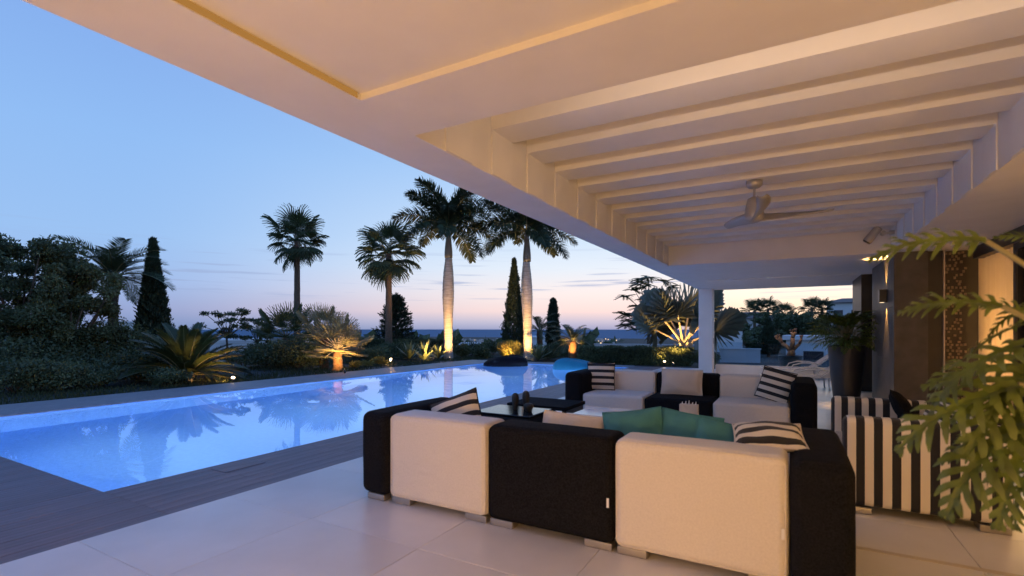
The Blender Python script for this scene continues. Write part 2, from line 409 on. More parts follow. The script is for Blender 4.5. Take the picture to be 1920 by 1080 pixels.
# skimmer lid
p = G(424, 868); tag(rbox('access_lid', p.x+.10, p.x+.36, p.y-.22, p.y+.22, -.0008, .004, .002, 'board', None, 1), 'small dark rectangular access lid set into the boards along the pool edge', 'lid')

# coping slabs along the garden side and the end of the pool
cop = struct(obj('pool_coping', MB().box(-13, PX0-.004, PY0+.002, 19.3, -.2, -.032).box(PX0+.002, PX1-.002, PY1+.004, 19.298, -.2, -.032), 'grout'))
nsl = 14; L = (19.3-PY0)/nsl
cs = rmesh('coping_slab', 1.6-.004, L-.006, .05, .004, 1); cs.materials.append(M['coping']); cs.polygons.foreach_set('use_smooth', [False]*len(cs.polygons))
for i in range(nsl): obj('coping_slab', cs, None, cop, (-12.2, PY0+L*(i+.5), -.006 + random.uniform(-.001,.001)))
ne = 5; L2 = (PX1-PX0)/ne
cs2 = rmesh('coping_slab', L2-.006, .79, .05, .004, 1); cs2.materials.append(M['coping']); cs2.polygons.foreach_set('use_smooth', [False]*len(cs2.polygons))
for i in range(ne): obj('coping_slab', cs2, None, cop, (PX0+L2*(i+.5), PY1+.40, -.006))

pool = thing('swimming_pool', 'long rectangular pool of still water lit blue from below', 'pool', (0,0,0))
bz = -1.5
b = MB()
b.add([(PX0,PY0,bz),(PX1,PY0,bz),(PX1,PY1,bz),(PX0,PY1,bz),(PX0,PY0,-.005),(PX1,PY0,-.005),(PX1,PY1,-.005),(PX0,PY1,-.005)],
      [(0,1,2,3),(0,4,5,1),(1,5,6,2),(2,6,7,3),(3,7,4,0)])
obj('basin', b, 'pool_lining', pool)
wm = MB(); wm.add([(PX0,PY0,-.022),(PX1,PY0,-.022),(PX1,PY1,-.022),(PX0,PY1,-.022)], [(0,1,2,3)])
struct(obj('water', wm, 'water'))
def pool_light(x, y, rz, w=1.0):
    o = thing('pool_light', 'round underwater lamp set in the pool wall below the boards', 'pool light', (x, y, -.55), rz, 'underwater lamps along the pool wall')
    m = MB().lathe([(.115,0),(.115,.015),(.09,.025)], 20); b = obj('bezel', m, 'chrome', o, rot=(0, R(-90), 0))
    obj('lens', MB().lathe([(.088,.024),(.06,.032),(.01,.036)], 20), 'pool_lens', o, rot=(0, R(-90), 0))
    light('pool_lamp', 'SPOT', POOL_W*w*8, (.46,.64,1.0), o, (-.06,0,0), (0, R(80), 0), spot_size=R(165), spot_blend=.6, shadow_soft_size=.08)
    light('pool_beam', 'SPOT', POOL_W*w*16, (.70,.88,1.0), o, (-.06,0,0), (0, R(60), 0), spot_size=R(44), spot_blend=1.0, shadow_soft_size=.08)
for y in (3.6, 7.2, 10.8, 14.4, 17.2): pool_light(PX1-.002, y, 0)

# =================================================================== VILLA
CZ = 2.74; BZ = 3.115; TZ = 3.42; RX0, RX1 = -2.63, 2.70
OX0, OX1, OY0, OY1 = -2.19, 1.46, 2.56, 10.4
villa = thing('villa', 'white flat-roofed villa canopy with slatted beams over the terrace', 'house')
roof = MB()
roof.box(RX0, OX0, -12, 17.6, CZ, TZ)
roof.box(OX1, RX1, OY0, 17.6, CZ, TZ)
roof.box(OX0, OX1, OY1, 17.6, CZ, TZ)
# ceiling over the camera with a sunk field and its lit edge
KX0, KX1, KY0, KY1, KD = -2.12, 1.6, -3.4, 2.02, .036
roof.box(OX0, KX0, -12, OY0, CZ, TZ); roof.box(KX1, RX1, -12, OY0, CZ, TZ)
roof.box(KX0, KX1, KY1, OY0, CZ, TZ); roof.box(KX0, KX1, -12, KY0, CZ, TZ)
roof.box(KX0, KX1, KY0, KY1, CZ+KD, TZ)
roof.box(RX0, RX1, -12, 17.6, TZ+.003, TZ+.12)
obj('roof_slab', roof, 'plaster', villa)
obj('soffit_band', MB().box(OX0+.25, OX1+.6, 14.0, 17.45, CZ-.014, CZ-.002), 'plaster', villa)
bx_me = MB().box(OX0+.002, OX1-.002, -.172, .172, BZ, TZ-.002).mesh('ceiling_beam')
pil = MB().box(0, .013, -.172, .172, CZ+.004, BZ+.03).mesh('pilaster')
bx_me.materials.append(M['plaster']); pil.materials.append(M['plaster'])
for k in range(12):
    y = 3.53 - .64 + k*.637 + .172
    obj('ceiling_beam', bx_me, None, villa, (0, y, 0))
    obj('pilaster', pil, None, villa, (OX0+.002, y, 0)); obj('pilaster', pil, None, villa, (OX1-.002, y, 0), (0,0,R(180)))
obj('cove_light', MB().box(KX0+.002, KX0+.010, KY0+.1, KY1-.03, CZ+.003, CZ+.033), 'led', villa)
# unseen warm strip added behind the slab edge to brighten the beam faces
hid = obj('added_strip_profile', MB().box(OX0+.9, OX1-.1, OY0+.002, OY0+.03, CZ+.05, CZ+.075), 'white_metal', villa)
light('added_strip', 'AREA', STRIP_W, (1,.72,.52), villa, ((OX0+OX1)/2+.4, OY0+.035, CZ+.062), (R(100), 0, 0), shape='RECTANGLE', size=OX1-OX0-1.0, size_y=.02)
rbox('column', RX0+.01, RX0+.43, 16.95, 17.38, -.008, CZ-.001, .006, 'plaster', villa, 1)
rbox('socket_plate', RX0+.431, RX0+.441, 17.10, 17.22, .98, 1.16, .003, 'foot_metal', villa, 1)
# stone clad piers and the dark joinery between them
def pier(y0, y1, x0, x1, mt, nz):
    o = obj('stone_pier', MB().box(x0+.02, x1, y0+.02, y1-.02, 0, CZ-.001), 'darkframe', villa)
    h = (CZ-.004)/nz
    for k in range(nz):
        for (a0,a1,b0,b1) in ((x0, x0+.019, y0, y1), (x0+.0195, x1, y0, y0+.019)):
            mb = MB().box(a0, a1, b0, b1, k*h+.003, (k+1)*h)
            obj('stone_panel', mb, mt, o)
pier(10.42, 13.0, 1.50, 1.95, 'stone', 3)
pier(14.1, 16.0, 1.42, 2.5, 'darkpanel', 2)
obj('door_leaf', MB().box(1.952, 2.16, 10.55, 10.62, .01, CZ-.002), 'darkpanel', villa)
obj('trim', MB().box(2.162, 2.18, 10.50, 10.60, .01, CZ-.002), 'cream', villa)
# pierced screen: small blocks in a staggered grid
sc_ = obj('pierced_screen', MB().box(2.182, 2.5, 10.70, 10.72, .01, CZ-.002), 'darkpanel', villa)
blk = MB()
random.seed(3)
for r_ in range(52):
    for c_ in range(6):
        if random.random() < .42: continue
        x = 2.19 + c_*.053 + (r_ % 2)*.026 + random.uniform(-.008,.008); z = .03 + r_*.052 + random.uniform(-.006,.006)
        if x+.03 > 2.5: continue
        blk.box(x, x+.026+random.random()*.008, 10.675, 10.699, z, z+.034+random.random()*.01)
q = obj('screen_block', blk, 'screen_tan', sc_); q['kind'] = 'stuff'
# glazed wall along the terrace
for k, (y0, y1) in enumerate([(7.2,8.85), (5.55,7.19)]):
    fr = obj('sliding_door', MB().box(2.52, 2.58, y0+.004, y0+.08, .02, 2.56).box(2.52, 2.58, y1-.08, y1-.004, .02, 2.56).box(2.52, 2.58, y0+.08, y1-.08, .02, .10).box(2.52, 2.58, y0+.08, y1-.08, 2.48, 2.56), 'darkframe', villa)
    obj('pane', MB().box(2.54, 2.56, y0+.08, y1-.08, .10, 2.48), 'darkglass', fr)
cv = []; 
for i in range(61):
    y = 8.87 + (10.60-8.87)*i/60; cv.append((2.62+.012*math.sin(i*.9)+.006*math.sin(i*2.3), y))
cm = MB().add([(x, y, z) for z in (.03, 2.70) for x, y in cv], [(i, i+1, 61+i+1, 61+i) for i in range(60)]).mesh('curtain', True)
tag(obj('curtain', cm, 'curtain'), 'cream full-height curtain glowing warm beside the pierced screen', 'curtain')
obj('door_lintel', MB().box(2.50, 2.70, -4, 10.42, 2.562, CZ-.001), 'darkframe', villa)
obj('house_wall', MB().box(2.70, 2.9, 5.55, 8.86, -.01, TZ).box(2.70, 2.9, 10.66, 17.6, -.01, TZ).box(2.0, 2.69, 10.73, 17.4, .001, CZ-.003), 'darkpanel', villa)
# room behind the camera
obj('room_wall', MB().box(RX0, RX0+.2, -12, -4, .001, CZ-.001).box(RX0+.2, 6.99, -12.2, -12.0, .001, CZ-.001).box(7.0, 7.2, -12.2, 11.2, .001, CZ-.001).box(2.91, 6.99, 11.0, 11.2, .001, CZ-.001), 'plaster', villa)
obj('room_ceiling', MB().box(RX1+.003, 7.2, -12.2, 11.2, CZ, CZ+.3), 'plaster', villa)
obj('room_floor', MB().box(2.51, 7.0, -12, 10.66, -.015, .0005), 'tile', villa)
# flush downlights far down the ceiling
for (u, v) in ((1441,520), (1446,538)):
    dz = CZ - (.015 if v > 530 else 0)
    d = FPX*(dz-EYE)/(VH-v); p = P(u, d)
    o = thing('downlight', 'small round recessed ceiling downlight glowing at the end of the canopy', 'downlight', (p.x, p.y, dz-.012), 0, 'recessed downlights by the open end')
    obj('trim_ring', MB().lathe([(.055,.0105),(.055,0),(.042,.0),(.040,.0095)], 20), 'white_metal', o)
    obj('lens', MB().lathe([(.040,.009),(.039,.006)], 20), 'down_glow', o)
    light('down_beam', 'SPOT', 80, (1,.66,.36), o, (0,0,-.01), spot_size=R(110), spot_blend=.8, shadow_soft_size=.04)
# curb with a glass rail closing the far end of the terrace
curb = thing('glass_balustrade', 'low pale curb with a clear glass rail beyond the white column', 'balustrade', (0,0,0))
rbox('curb', RX0+.45, 2.45, 17.46, 17.62, -.012, .27, .008, 'plaster', curb, 2)
xs = np.linspace(RX0+.46, 2.44, 4)
for a, b in zip(xs, xs[1:]): obj('glass_pane', MB().box(a+.01, b-.01, 17.53, 17.545, .272, 1.02), 'glass', curb)
obj('glass_channel', MB().box(RX0+.46, 2.44, 17.51, 17.565, .2705, .30), 'white_metal', curb)

# added unseen floor lamps in the living room, for warm light on the terrace
for (x, y, w, where) in [(-1.5,-5.3,ROOM_W,'by the outer wall of the living room'), (.1,-5.1,ROOM_W,'in the middle of the open living room doorway'), (1.7,-5.3,ROOM_W,'at the inner corner of the living room'), (4.3,.6,SIDE_W,'indoors beyond the planter'), (4.3,4.4,SIDE_W,'indoors beside the striped armchair side'), (3.9,9.7,72,'indoors behind the cream curtain')]:
    o = thing('added_floor_lamp', 'added unseen cream globe floor lamp standing ' + where, 'lamp', (x, y, 0), 0, 'added floor lamps in the living room'); z = 1.2
    obj('globe', MB().lathe([(.02,-.17),(.10,-.145),(.16,-.07),(.175,0),(.16,.07),(.10,.145),(.03,.17)], 20, (0,0,z)).mesh('globe', True), 'lamp_soft', o)
    obj('stand', MB().tube([(0,0,.03),(0,0,z-.17)], .012, 8), 'darkframe', o)
    obj('foot_plate', MB().lathe([(.16,.001),(.16,.018),(.02,.03)], 24), 'darkframe', o)
    light('lamp_bulb', 'POINT', w, WARM, o, (0,.19,z) if y < -4 else (-.19,0,z), shadow_soft_size=.17)

# two unseen lanterns added behind the camera to brighten beams and sofas
for (x, where) in ((-1.5, 'on the pool side of the terrace'), (1.3, 'on the house side of the terrace')):
    o = thing('added_lantern', 'added unseen open black framed lantern with a warm light, standing ' + where, 'lantern', (x, -.75, 0), 0, 'added lanterns')
    obj('base', MB().box(-.15,.15,-.15,.15,.001,.05), 'darkframe', o); obj('top_ring', MB().box(-.15,.15,-.15,-.13,.80,.82).box(-.15,.15,.13,.15,.80,.82).box(-.15,-.13,-.13,.13,.80,.82).box(.13,.15,-.13,.13,.80,.82), 'darkframe', o)
    for sx_ in (-1,1):
        for sy_ in (-1,1): obj('post', MB().box(sx_*.14-.01, sx_*.14+.01, sy_*.14-.01, sy_*.14+.01, .05, .80), 'darkframe', o)
    obj('candle', MB().lathe([(.05,.06),(.05,.40),(.01,.42)], 16), 'lamp_soft', o)
    light('added_lantern_bulb', 'POINT', LANTERN_W, WARM, o, (0,-.0,.70), shadow_soft_size=.12)

# =================================================================== FITTINGS
def ceiling_fan():
    p = P(1411, 5.6); p.x = (OX0+OX1)/2; p.y = 6.2
    o = thing('ceiling_fan', 'three-bladed pale metal ceiling fan hung under the beams', 'ceiling fan', (p.x, p.y, BZ), 0)
    obj('mount', MB().lathe([(.085,0.0),(.085,-.05),(.06,-.075),(.02,-.08)], 24).mesh('mount', True), 'fan_metal', o)
    obj('rod', MB().tube([(0,0,-.06),(0,0,-.20)], .014, 10), 'fan_metal', o)
    obj('motor', MB().lathe([(.03,-.18),(.07,-.20),(.085,-.26),(.105,-.40),(.095,-.44),(.04,-.465),(.005,-.47)], 28).mesh('motor', True), 'fan_metal', o)
    # swept, scoop-like blade
    vs = []; fs = []; n = 14
    for i in range(n+1):
        t = i/n; r = .07 + .70*t; w = .155*(1-.15*t) if t < .8 else .155*(.88)*(1-((t-.8)/.2)**2*.35)
        sweep = -.16*t*t; tw = R(34*(1-t)+8)
        z0 = -.40 + .05*t
        for s_ in (-.5, -.25, 0, .25, .5):
            y = s_*w*math.cos(tw) + sweep; z = z0 + s_*w*math.sin(tw) - .02*(1-4*s_*s_)
            vs.append((r, y, z))
    for i in range(n):
        for j in range(4): fs.append((i*5+j, (i+1)*5+j, (i+1)*5+j+1, i*5+j+1))
    bl = MB().add(vs, fs).mesh('blade', True); bl.materials.append(M['fan_metal'])
    for k, a in enumerate((30, 128, 290)):
        b = obj('blade', bl, None, o, (0,0,0), (0,0,R(a))); s_ = b.modifiers.new('th', 'SOLIDIFY'); s_.thickness = .008
ceiling_fan()

def spot_head():
    X = OX1-.014; Y = 9.98; d = Y*ca - 1.3*sa; z = ZV(437, d)
    o = thing('wall_spotlight', 'grey swivel spotlight clamped to the inner beam face', 'spotlight', (X, Y, z), 0)
    obj('bracket', MB().tube([(.0,0,0),(-.07,0,0)], .035, 14).tube([(-.06,0,0),(-.15,0,-.005)], .02, 12), 'fan_metal', o)
    obj('knuckle', MB().tube([(-.15,-.05,0),(-.15,.05,0)], .035, 14), 'fan_metal', o)
    a = Vector((-.16,0,-.005)); dr = Vector((-.55,.1,-.75)).normalized()
    sd = Vector((-.12,0,.0))
    obj('lamp_head', MB().tube([a+sd-dr*.13, a+sd-dr*.12, a+sd+dr*.12, a+sd+dr*.14], [.045,.062,.068,.068], 18), 'fan_metal', o)
    obj('hood', MB().tube([a+sd+dr*.14, a+sd+dr*.16], [.06,.055], 18), 'darkframe', o)
spot_head()

def sconce():
    X = 1.50; t = (1662-UC)/FPX; Y = X*(ca+t*sa)/(t*ca-sa); d = Y*ca - X*sa; z = ZV(555, d)
    o = thing('wall_sconce', 'black box wall light washing the stone pier up and down', 'wall light', (X-.006, Y, z), 0)
    obj('body', MB().box(-.11, -.001, -.10, .10, -.115, .115), 'darkframe', o)
    for s_ in (1, -1):
        obj('lens', MB().box(-.09, -.03, -.06, .06, s_*.116 if s_ > 0 else -.118, s_*.118 if s_ > 0 else -.116), 'lamp_soft', o)
        light('sconce_beam', 'SPOT', SCONCE_W, WARM, o, (-.05, 0, s_*.13), (R(180) if s_ > 0 else 0, 0, 0), spot_size=R(62), spot_blend=.5, shadow_soft_size=.02)
sconce()

# =================================================================== SOFAS
SX = [-2.93, -1.965, -1.0, -.01]
NAMES = {'w': ('white', 'white_fabric'), 'k': ('black', 'black_fabric')}
def foot(parent, x, y, w=.19, dp=.09): rbox('foot', x-w/2, x+w/2, y-dp/2, y+dp/2, .001, .052, .004, 'foot_metal', parent, 1)
def seam(parent, hx, hz, hy, mt, r=.055):
    # fine stitched welt round both faces of a backrest
    for sy in (-1, 1):
        pts = []
        for cx, cz, a0 in ((hx-r, hz-r, 0), (-hx+r, hz-r, 90), (-hx+r, -hz+r, 180), (hx-r, -hz+r, 270)):
            for k in range(5):
                a = R(a0+22.5*k); pts.append((cx+(r-.014)*math.cos(a), sy*(hy-.0135), cz+(r-.014)*math.sin(a)))
        obj('seam', MB().tube(pts+[pts[0]], .0045, 5, False).mesh('seam', True), mt, parent)
def module(x0, x1, col, label, group, arm=None, loc=(0,0), rz=0):
    nm, mt = NAMES[col]
    cx = (x0+x1)/2
    o = thing('sofa_module', label, 'sofa', (cx, 0, 0) if rz == 0 else (loc[0]-cx, loc[1], 0), rz, group)
    h = (x1-x0)/2 - .003
    rbox('backrest', -h, h, 3.10, 3.42, .05, .745, .055, mt, o, 5, 3, .004)
    seam(o.children[-1], h, .3475, .16, mt)
    rbox('seat', -h, h, 3.425, 4.18, .05, .425, .05, mt, o, 5, 3, .004)
    for s_ in (-1, 1):
        foot(o, s_*(h-.11), 3.17); foot(o, s_*(h-.11), 4.08)
    if arm:
        a0, a1 = (-h-.005-.30, -h-.005) if arm < 0 else (h+.005, h+.005+.30)
        q = rbox('armrest', a0, a1, 3.07, 4.20, .05, .745, .07, 'black_fabric', o, 5, 3, .006); q['label'] = 'black fabric armrest'
        foot(o, (a0+a1)/2, 3.15, .19); foot(o, (a0+a1)/2, 4.10, .19)
    # zip tab at the lower back corner
    if rz == 0 and x1 < 0.1 and x0 > -2.5:
        obj('zip_tab', MB().box(h-.035, h-.020, 3.082, 3.086, .30, .36), 'white_gloss', o)
    return o
gN = 'modules of the sofa with its back to the house'
module(SX[0], SX[1], 'w', 'white sofa module with black armrest, back turned to the camera side by the pool', 'near sofa modules', -1)
module(SX[1], SX[2], 'k', 'black sofa module between two white ones, its back to the open floor', 'near sofa modules')
module(SX[2], SX[3], 'w', 'white sofa module with black armrest beside the striped armchair', 'near sofa modules', 1)
FY = 11.66; FX = -2.94
module(SX[0], SX[1], 'w', 'white sofa module with black armrest and striped cushion, facing the house, near loungers', 'far sofa modules', -1, (FX,FY), R(180))
module(SX[1], SX[2], 'k', 'black sofa module holding a cream cushion, facing the house', 'far sofa modules', None, (FX,FY), R(180))
module(SX[2], SX[3], 'w', 'white sofa module with black armrest and upright striped cushion on the pool side', 'far sofa modules', 1, (FX,FY), R(180))

# =================================================================== CUSHIONS
def pillow_mesh(w, h, t, seed=0, n=16, pinch=.05):
    r_ = random.Random(seed); ph = [r_.uniform(0,6.28) for _ in range(6)]
    vs = []; fs = []
    for side in (1, -1):
        for j in range(n+1):
            for i in range(n+1):
                s_, t_ = -1+2*i/n, -1+2*j/n
                x = s_*w/2*(1-pinch*(1-t_*t_)); y = t_*h/2*(1-pinch*(1-s_*s_))
                f = max(0,(1-abs(s_)**2.4))**.55 * max(0,(1-abs(t_)**2.4))**.55
                wr = .006*math.sin(5*s_+3*t_+ph[0])*math.sin(4*t_-2*s_+ph[1]) + .004*math.sin(11*s_*t_+ph[2])
                vs.append((x, y, side*(f*t/2) + (wr if f > .02 else 0)*min(1,f*1.5)))
    N = n+1
    for sd in range(2):
        o = sd*N*N
        for j in range(n):
            for i in range(n):
                q = (o+j*N+i, o+j*N+i+1, o+(j+1)*N+i+1, o+(j+1)*N+i); fs.append(q if sd == 0 else q[::-1])
    ring = [(i,0) for i in range(n)] + [(n,j) for j in range(n)] + [(n-i,n) for i in range(n)] + [(0,n-j) for j in range(n)]
    ids = [j*N+i for i, j in ring]; k = len(ids)
    for a in range(k): fs.append((ids[a], N*N+ids[a], N*N+ids[(a+1)%k], ids[(a+1)%k]))
    pts = [Vector(vs[i]) for i in ids]
    return MB().add(vs, fs).mesh('cushion', True), pts
def cushion(label, loc, rot, w, h, t, mt, pipe=None, seed=0, group=None):
    me, pts = pillow_mesh(w, h, t, seed)
    o = obj('cushion', me, mt, None, loc, rot); tag(o, label, 'cushion', group)
    if pipe:
        mb = MB(); mb.tube(pts + [pts[0]], .006, 6, False)
        obj('piping', mb.mesh('piping', True), pipe, o)
    return o
# on the near sofa (leaning on its backs, facing +Y): local z is the cushion's face normal
# leaning on the near sofa's backs
cushion('black and cream striped cushion leaning on black armrest beside the pool', (-2.60,3.62,.655), (R(62), R(-20), R(24)), .46,.44,.15, 'stripe_cushion', 'black_fabric', 1)
cushion('cream cushion slumped low against the black module\'s back', (-1.50,3.60,.60), (R(58), R(4), R(8)), .52,.40,.15, 'cream_fabric', 'cream_fabric', 2)
cushion('teal cushion propped upright against the join of black and white modules', (-1.02,3.66,.64), (R(66), R(-9), R(10)), .44,.43,.18, 'teal_fabric', 'teal_fabric', 3)
cushion('teal cushion standing between two other teal cushions', (-.66,3.72,.645), (R(62), R(5), R(-6)), .44,.43,.17, 'teal_fabric', 'teal_fabric', 4)
cushion('teal cushion lying lowest, next to the flat striped cushion', (-.36,3.60,.635), (R(46), R(10), R(4)), .48,.44,.15, 'teal_fabric', 'teal_fabric', 5)
cushion('black and cream striped cushion lying flat against the end armrest', (-.13,3.52,.775), (R(14), R(-4), R(6)), .40,.36,.13, 'stripe_cushion', 'cream_fabric', 6)
# leaning on the far sofa's backs
cushion('black and cream striped square cushion upright beside pool-side armrest', (-2.80,8.03,.655), (R(80), 0, R(14)), .46,.46,.14, 'stripe_cushion', 'black_fabric', 7)
cushion('cream rectangular cushion on the black module facing the house', (-1.50,8.08,.62), (R(74), 0, R(4)), .62,.40,.15, 'cream_fabric', 'cream_fabric', 8)
cushion('black and cream striped square cushion tilted against end armrest near the loungers', (-.20,7.98,.655), (R(76), R(12), R(-24)), .46,.46,.14, 'stripe_cushion', 'black_fabric', 9)

# =================================================================== LOW TABLES
o = thing('upholstered_table', 'low white upholstered square table between the two sofas', 'table', (-1.62, 5.55, 0))
rbox('body', -.72, .72, -.60, .60, .06, .41, .06, 'white_fabric', o, 5, 3, .01)
for sx_ in (-1, 1):
    for sy_ in (-1, 1): foot(o, sx_*.58, sy_*.52)
o = thing('tray', 'glossy white rectangular tray on the white upholstered table', 'tray', (-1.86, 5.62, .427))
rbox('base', -.42, .42, -.30, .30, 0, .018, .006, 'white_gloss', o, 2)
for s_ in (-1, 1): obj('rim', MB().box(-.41, .41, s_*.29-.008, s_*.29+.008, .0185, .05), 'white_gloss', o)
o = thing('candle_box', 'small white box of thin candles behind the teal cushions', 'candle box', (-1.02, 5.93, .421))
rbox('box', -.10, .10, -.045, .045, 0, .17, .006, 'cream_fabric', o, 2)
for k in range(5): obj('candle', MB().tube([(-.075+.037*k, .01*(k%2), .171), (-.072+.037*k, .01*(k%2), .195+.02*((k*7)%3)/2)], [.008,.003], 8), 'white_gloss', o)
o = thing('ottoman', 'low black ottoman carrying a dark glossy tray by the pool deck', 'ottoman', (-3.08, 5.45, 0))
rbox('body', -.46, .46, -.46, .46, .06, .40, .06, 'black_fabric', o, 5, 3, .008)
for sx_ in (-1, 1):
    for sy_ in (-1, 1): foot(o, sx_*.34, sy_*.40)
tag(rbox('tray', -3.44, -2.66, 5.12, 5.76, .414, .432, .006, 'black_gloss', None, 2), 'dark glossy tray on the black ottoman', 'tray')
o = thing('side_table', 'low black slab table behind the ottoman beside the pool-side armrest', 'table', (-3.05, 6.42, 0))
rbox('table_top', -.45, .45, -.36, .36, .36, .41, .008, 'black_fabric', o, 2)
for sx_ in (-1, 1): obj('leg', MB().box(sx_*.40-.03, sx_*.40+.03, -.30, .30, .001, .359), 'darkframe', o)
def cactus(label, x, y, h, r_, rz):
    prof = [(r_*.62,0),(r_*.7,h*.18),(r_*.85,h*.34),(r_,h*.55),(r_*.98,h*.75),(r_*.8,h*.9),(r_*.45,h*.98),(r_*.05,h)]
    n = 20; vs = []; fs = []
    for rr, z in prof:
        for j in range(n): 
            a = 2*math.pi*j/n; q = rr*(1+.10*(1 if j % 2 else -1)); vs.append((q*math.cos(a), q*math.sin(a), z))
    k = len(prof); fs = [(i*n+j, i*n+(j+1)%n, (i+1)*n+(j+1)%n, (i+1)*n+j) for i in range(k-1) for j in range(n)] + [tuple(range(n))[::-1], tuple(range((k-1)*n,k*n))]
    tag(obj('cactus_ornament', MB().add(vs, fs).mesh('cactus_ornament', True), 'bronze', None, (x,y,.4335), (0,0,rz)), label, 'ornament')
cactus('shorter dark ribbed cactus ornament on the ottoman tray', -3.05, 5.50, .21, .042, 0)
cactus('taller dark ribbed cactus ornament on the ottoman tray', -2.94, 5.58, .235, .044, .4)
cactus('small round dark ribbed ornament in front of the cactus pair', -2.84, 5.46, .10, .055, .2)

# =================================================================== STRIPED ARMCHAIR
o = thing('striped_armchair', 'wide black and white striped armchair beside the black sofa armrest', 'armchair', (.86, 5.47, 0))
for s_ in (-1, 1):
    rbox('armrest', -.50, .50, s_*.66-.085, s_*.66+.085, .06, .755, .05, 'stripe_chair', o, 5)
rbox('backrest', .30, .50, -.57, .57, .06, .80, .05, 'stripe_chair', o, 5)
rbox('seat', -.50, .295, -.57, .57, .06, .42, .05, 'stripe_thin', o, 5)
for sx_ in (-1, 1):
    for sy_ in (-1, 1): foot(o, sx_*.40, sy_*.66, .17, .15)
cushion('plain black cushion tipped in the striped armchair', (.95,6.0,.66), (R(60), R(10), R(80)), .44,.44,.14, 'black_fabric', None, 11)
cushion('finely striped cushion against the back of the striped armchair', (1.02,5.3,.66), (R(66), R(0), R(-90)), .46,.42,.14, 'stripe_thin', None, 12)

# =================================================================== GLOBE LAMP
pp = P(1931, 5.0)
o = thing('globe_lamp', 'glowing white globe lamp on a low stand by the glass wall', 'lamp', (pp.x, pp.y, 0))
obj('stand', MB().lathe([(.14,.0015),(.14,.02),(.03,.03),(.025,.18),(.06,.19)], 20).mesh('stand', True), 'white_metal', o)
light('globe_bulb', 'POINT', GLOBE_W, WARM, o, (0,0,.47), shadow_soft_size=.12)
obj('globe', MB().lathe([(.04,.185),(.10,.205),(.145,.27),(.155,.32),(.145,.37),(.10,.435),(.02,.46)], 24).mesh('globe', True), 'globe_glow', o)

# =================================================================== POOL BEAN BAGS
def beanbag(label, mt, loc, L_, W_, H_, rz, seed):
    n, k = 28, 12; vs = []; fs = []; r_ = random.Random(seed); ph = [r_.uniform(0,6.28) for _ in range(4)]
    for i in range(k+1):
        t = i/k; ang = -math.pi/2 + math.pi*t
        for j in range(n):
            a = 2*math.pi*j/n
            rx = math.cos(ang)**.7 if math.cos(ang) > 0 else 0
            x = L_/2*rx*math.copysign(abs(math.cos(a))**.8, math.cos(a)); y = W_/2*rx*math.copysign(abs(math.sin(a))**.8, math.sin(a))
            z = math.sin(ang); z = (H_*.18*z if z < 0 else H_*z**.9)
            bump = 1 + .06*math.sin(3*a+ph[0]) + .05*math.sin(5*a+ph[1]); z *= (1.0 + .28*x/(L_/2))*bump
            vs.append((x, y, z))
    fs = [(i*n+j, i*n+(j+1)%n, (i+1)*n+(j+1)%n, (i+1)*n+j) for i in range(k) for j in range(n)]
    o = obj('bean_bag', MB().add(vs, fs).mesh('bean_bag', True), mt, None, loc, (0,0,rz)); tag(o, label, 'bean bag')
    seam = [Vector((L_/2*math.cos(t)*.99, 0, H_*1.0*abs(math.sin(t))**.9*(1+.28*math.cos(t)))) for t in np.linspace(.15, math.pi-.15, 16)]
    obj('seam', MB().tube(seam, .012, 6), mt, o)
p = P(948, 19.9); beanbag('large black bean bag floating at the far end of the pool', 'bag_black', (p.x, p.y, 0.0), 1.8, 1.2, .36, R(30), 1)
p = P(1078, 18.2); beanbag('large turquoise bean bag floating at the far end of the pool', 'bag_teal', (p.x, p.y, 0.0), 1.65, 1.1, .34, R(200), 2)

# =================================================================== LOUNGERS
def lounger(label, u, v, rz):
    p = G(u, v); o = thing('sun_lounger', label, 'sun lounger', (p.x, p.y, 0), rz, 'sun loungers at the open end of the terrace')
    f = MB()
    for s_ in (-1, 1):
        f.tube([(-.95,s_*.32,.30),(.35,s_*.32,.30)], .018, 8)
        f.tube([(.30,s_*.32,.30),(.95,s_*.32,.80)], .018, 8)
    f.tube([(-.95,-.32,.30),(-.95,.32,.30)], .018, 8).tube([(.95,-.32,.80),(.95,.32,.80)], .018, 8)
    obj('frame', f, 'white_metal', o)
    for sx_ in (-.75, .45):
        for s_ in (-1, 1): obj('leg', MB().tube([(sx_,s_*.31,.29),(sx_*1.06,s_*.33,.002)], .018, 8), 'white_metal', o)
    for s_ in (-1, 1):
        obj('armrest', MB().tube([(-.25,s_*.37,.30),(-.18,s_*.39,.42),(.05,s_*.39,.49),(.35,s_*.38,.48),(.52,s_*.36,.44)], .016, 8), 'white_metal', o)
    obj('sling', MB().box(-.94,.32,-.30,.30,.305,.318), 'sling', o)
    mb = MB(); mb.add([(.30,-.30,.31),(.94,-.30,.80),(.94,.30,.80),(.30,.30,.31),(.29,-.30,.325),(.93,-.30,.815),(.93,.30,.815),(.29,.30,.325)], [(0,1,2,3),(7,6,5,4),(0,4,5,1),(1,5,6,2),(2,6,7,3),(3,7,4,0)])
    obj('back_sling', mb, 'sling', o)
lounger('white framed sun lounger with raised back beside the glass balustrade', 1496, 710, R(8))
lounger('white framed sun lounger nearest the tall black planter', 1508, 728, R(6))

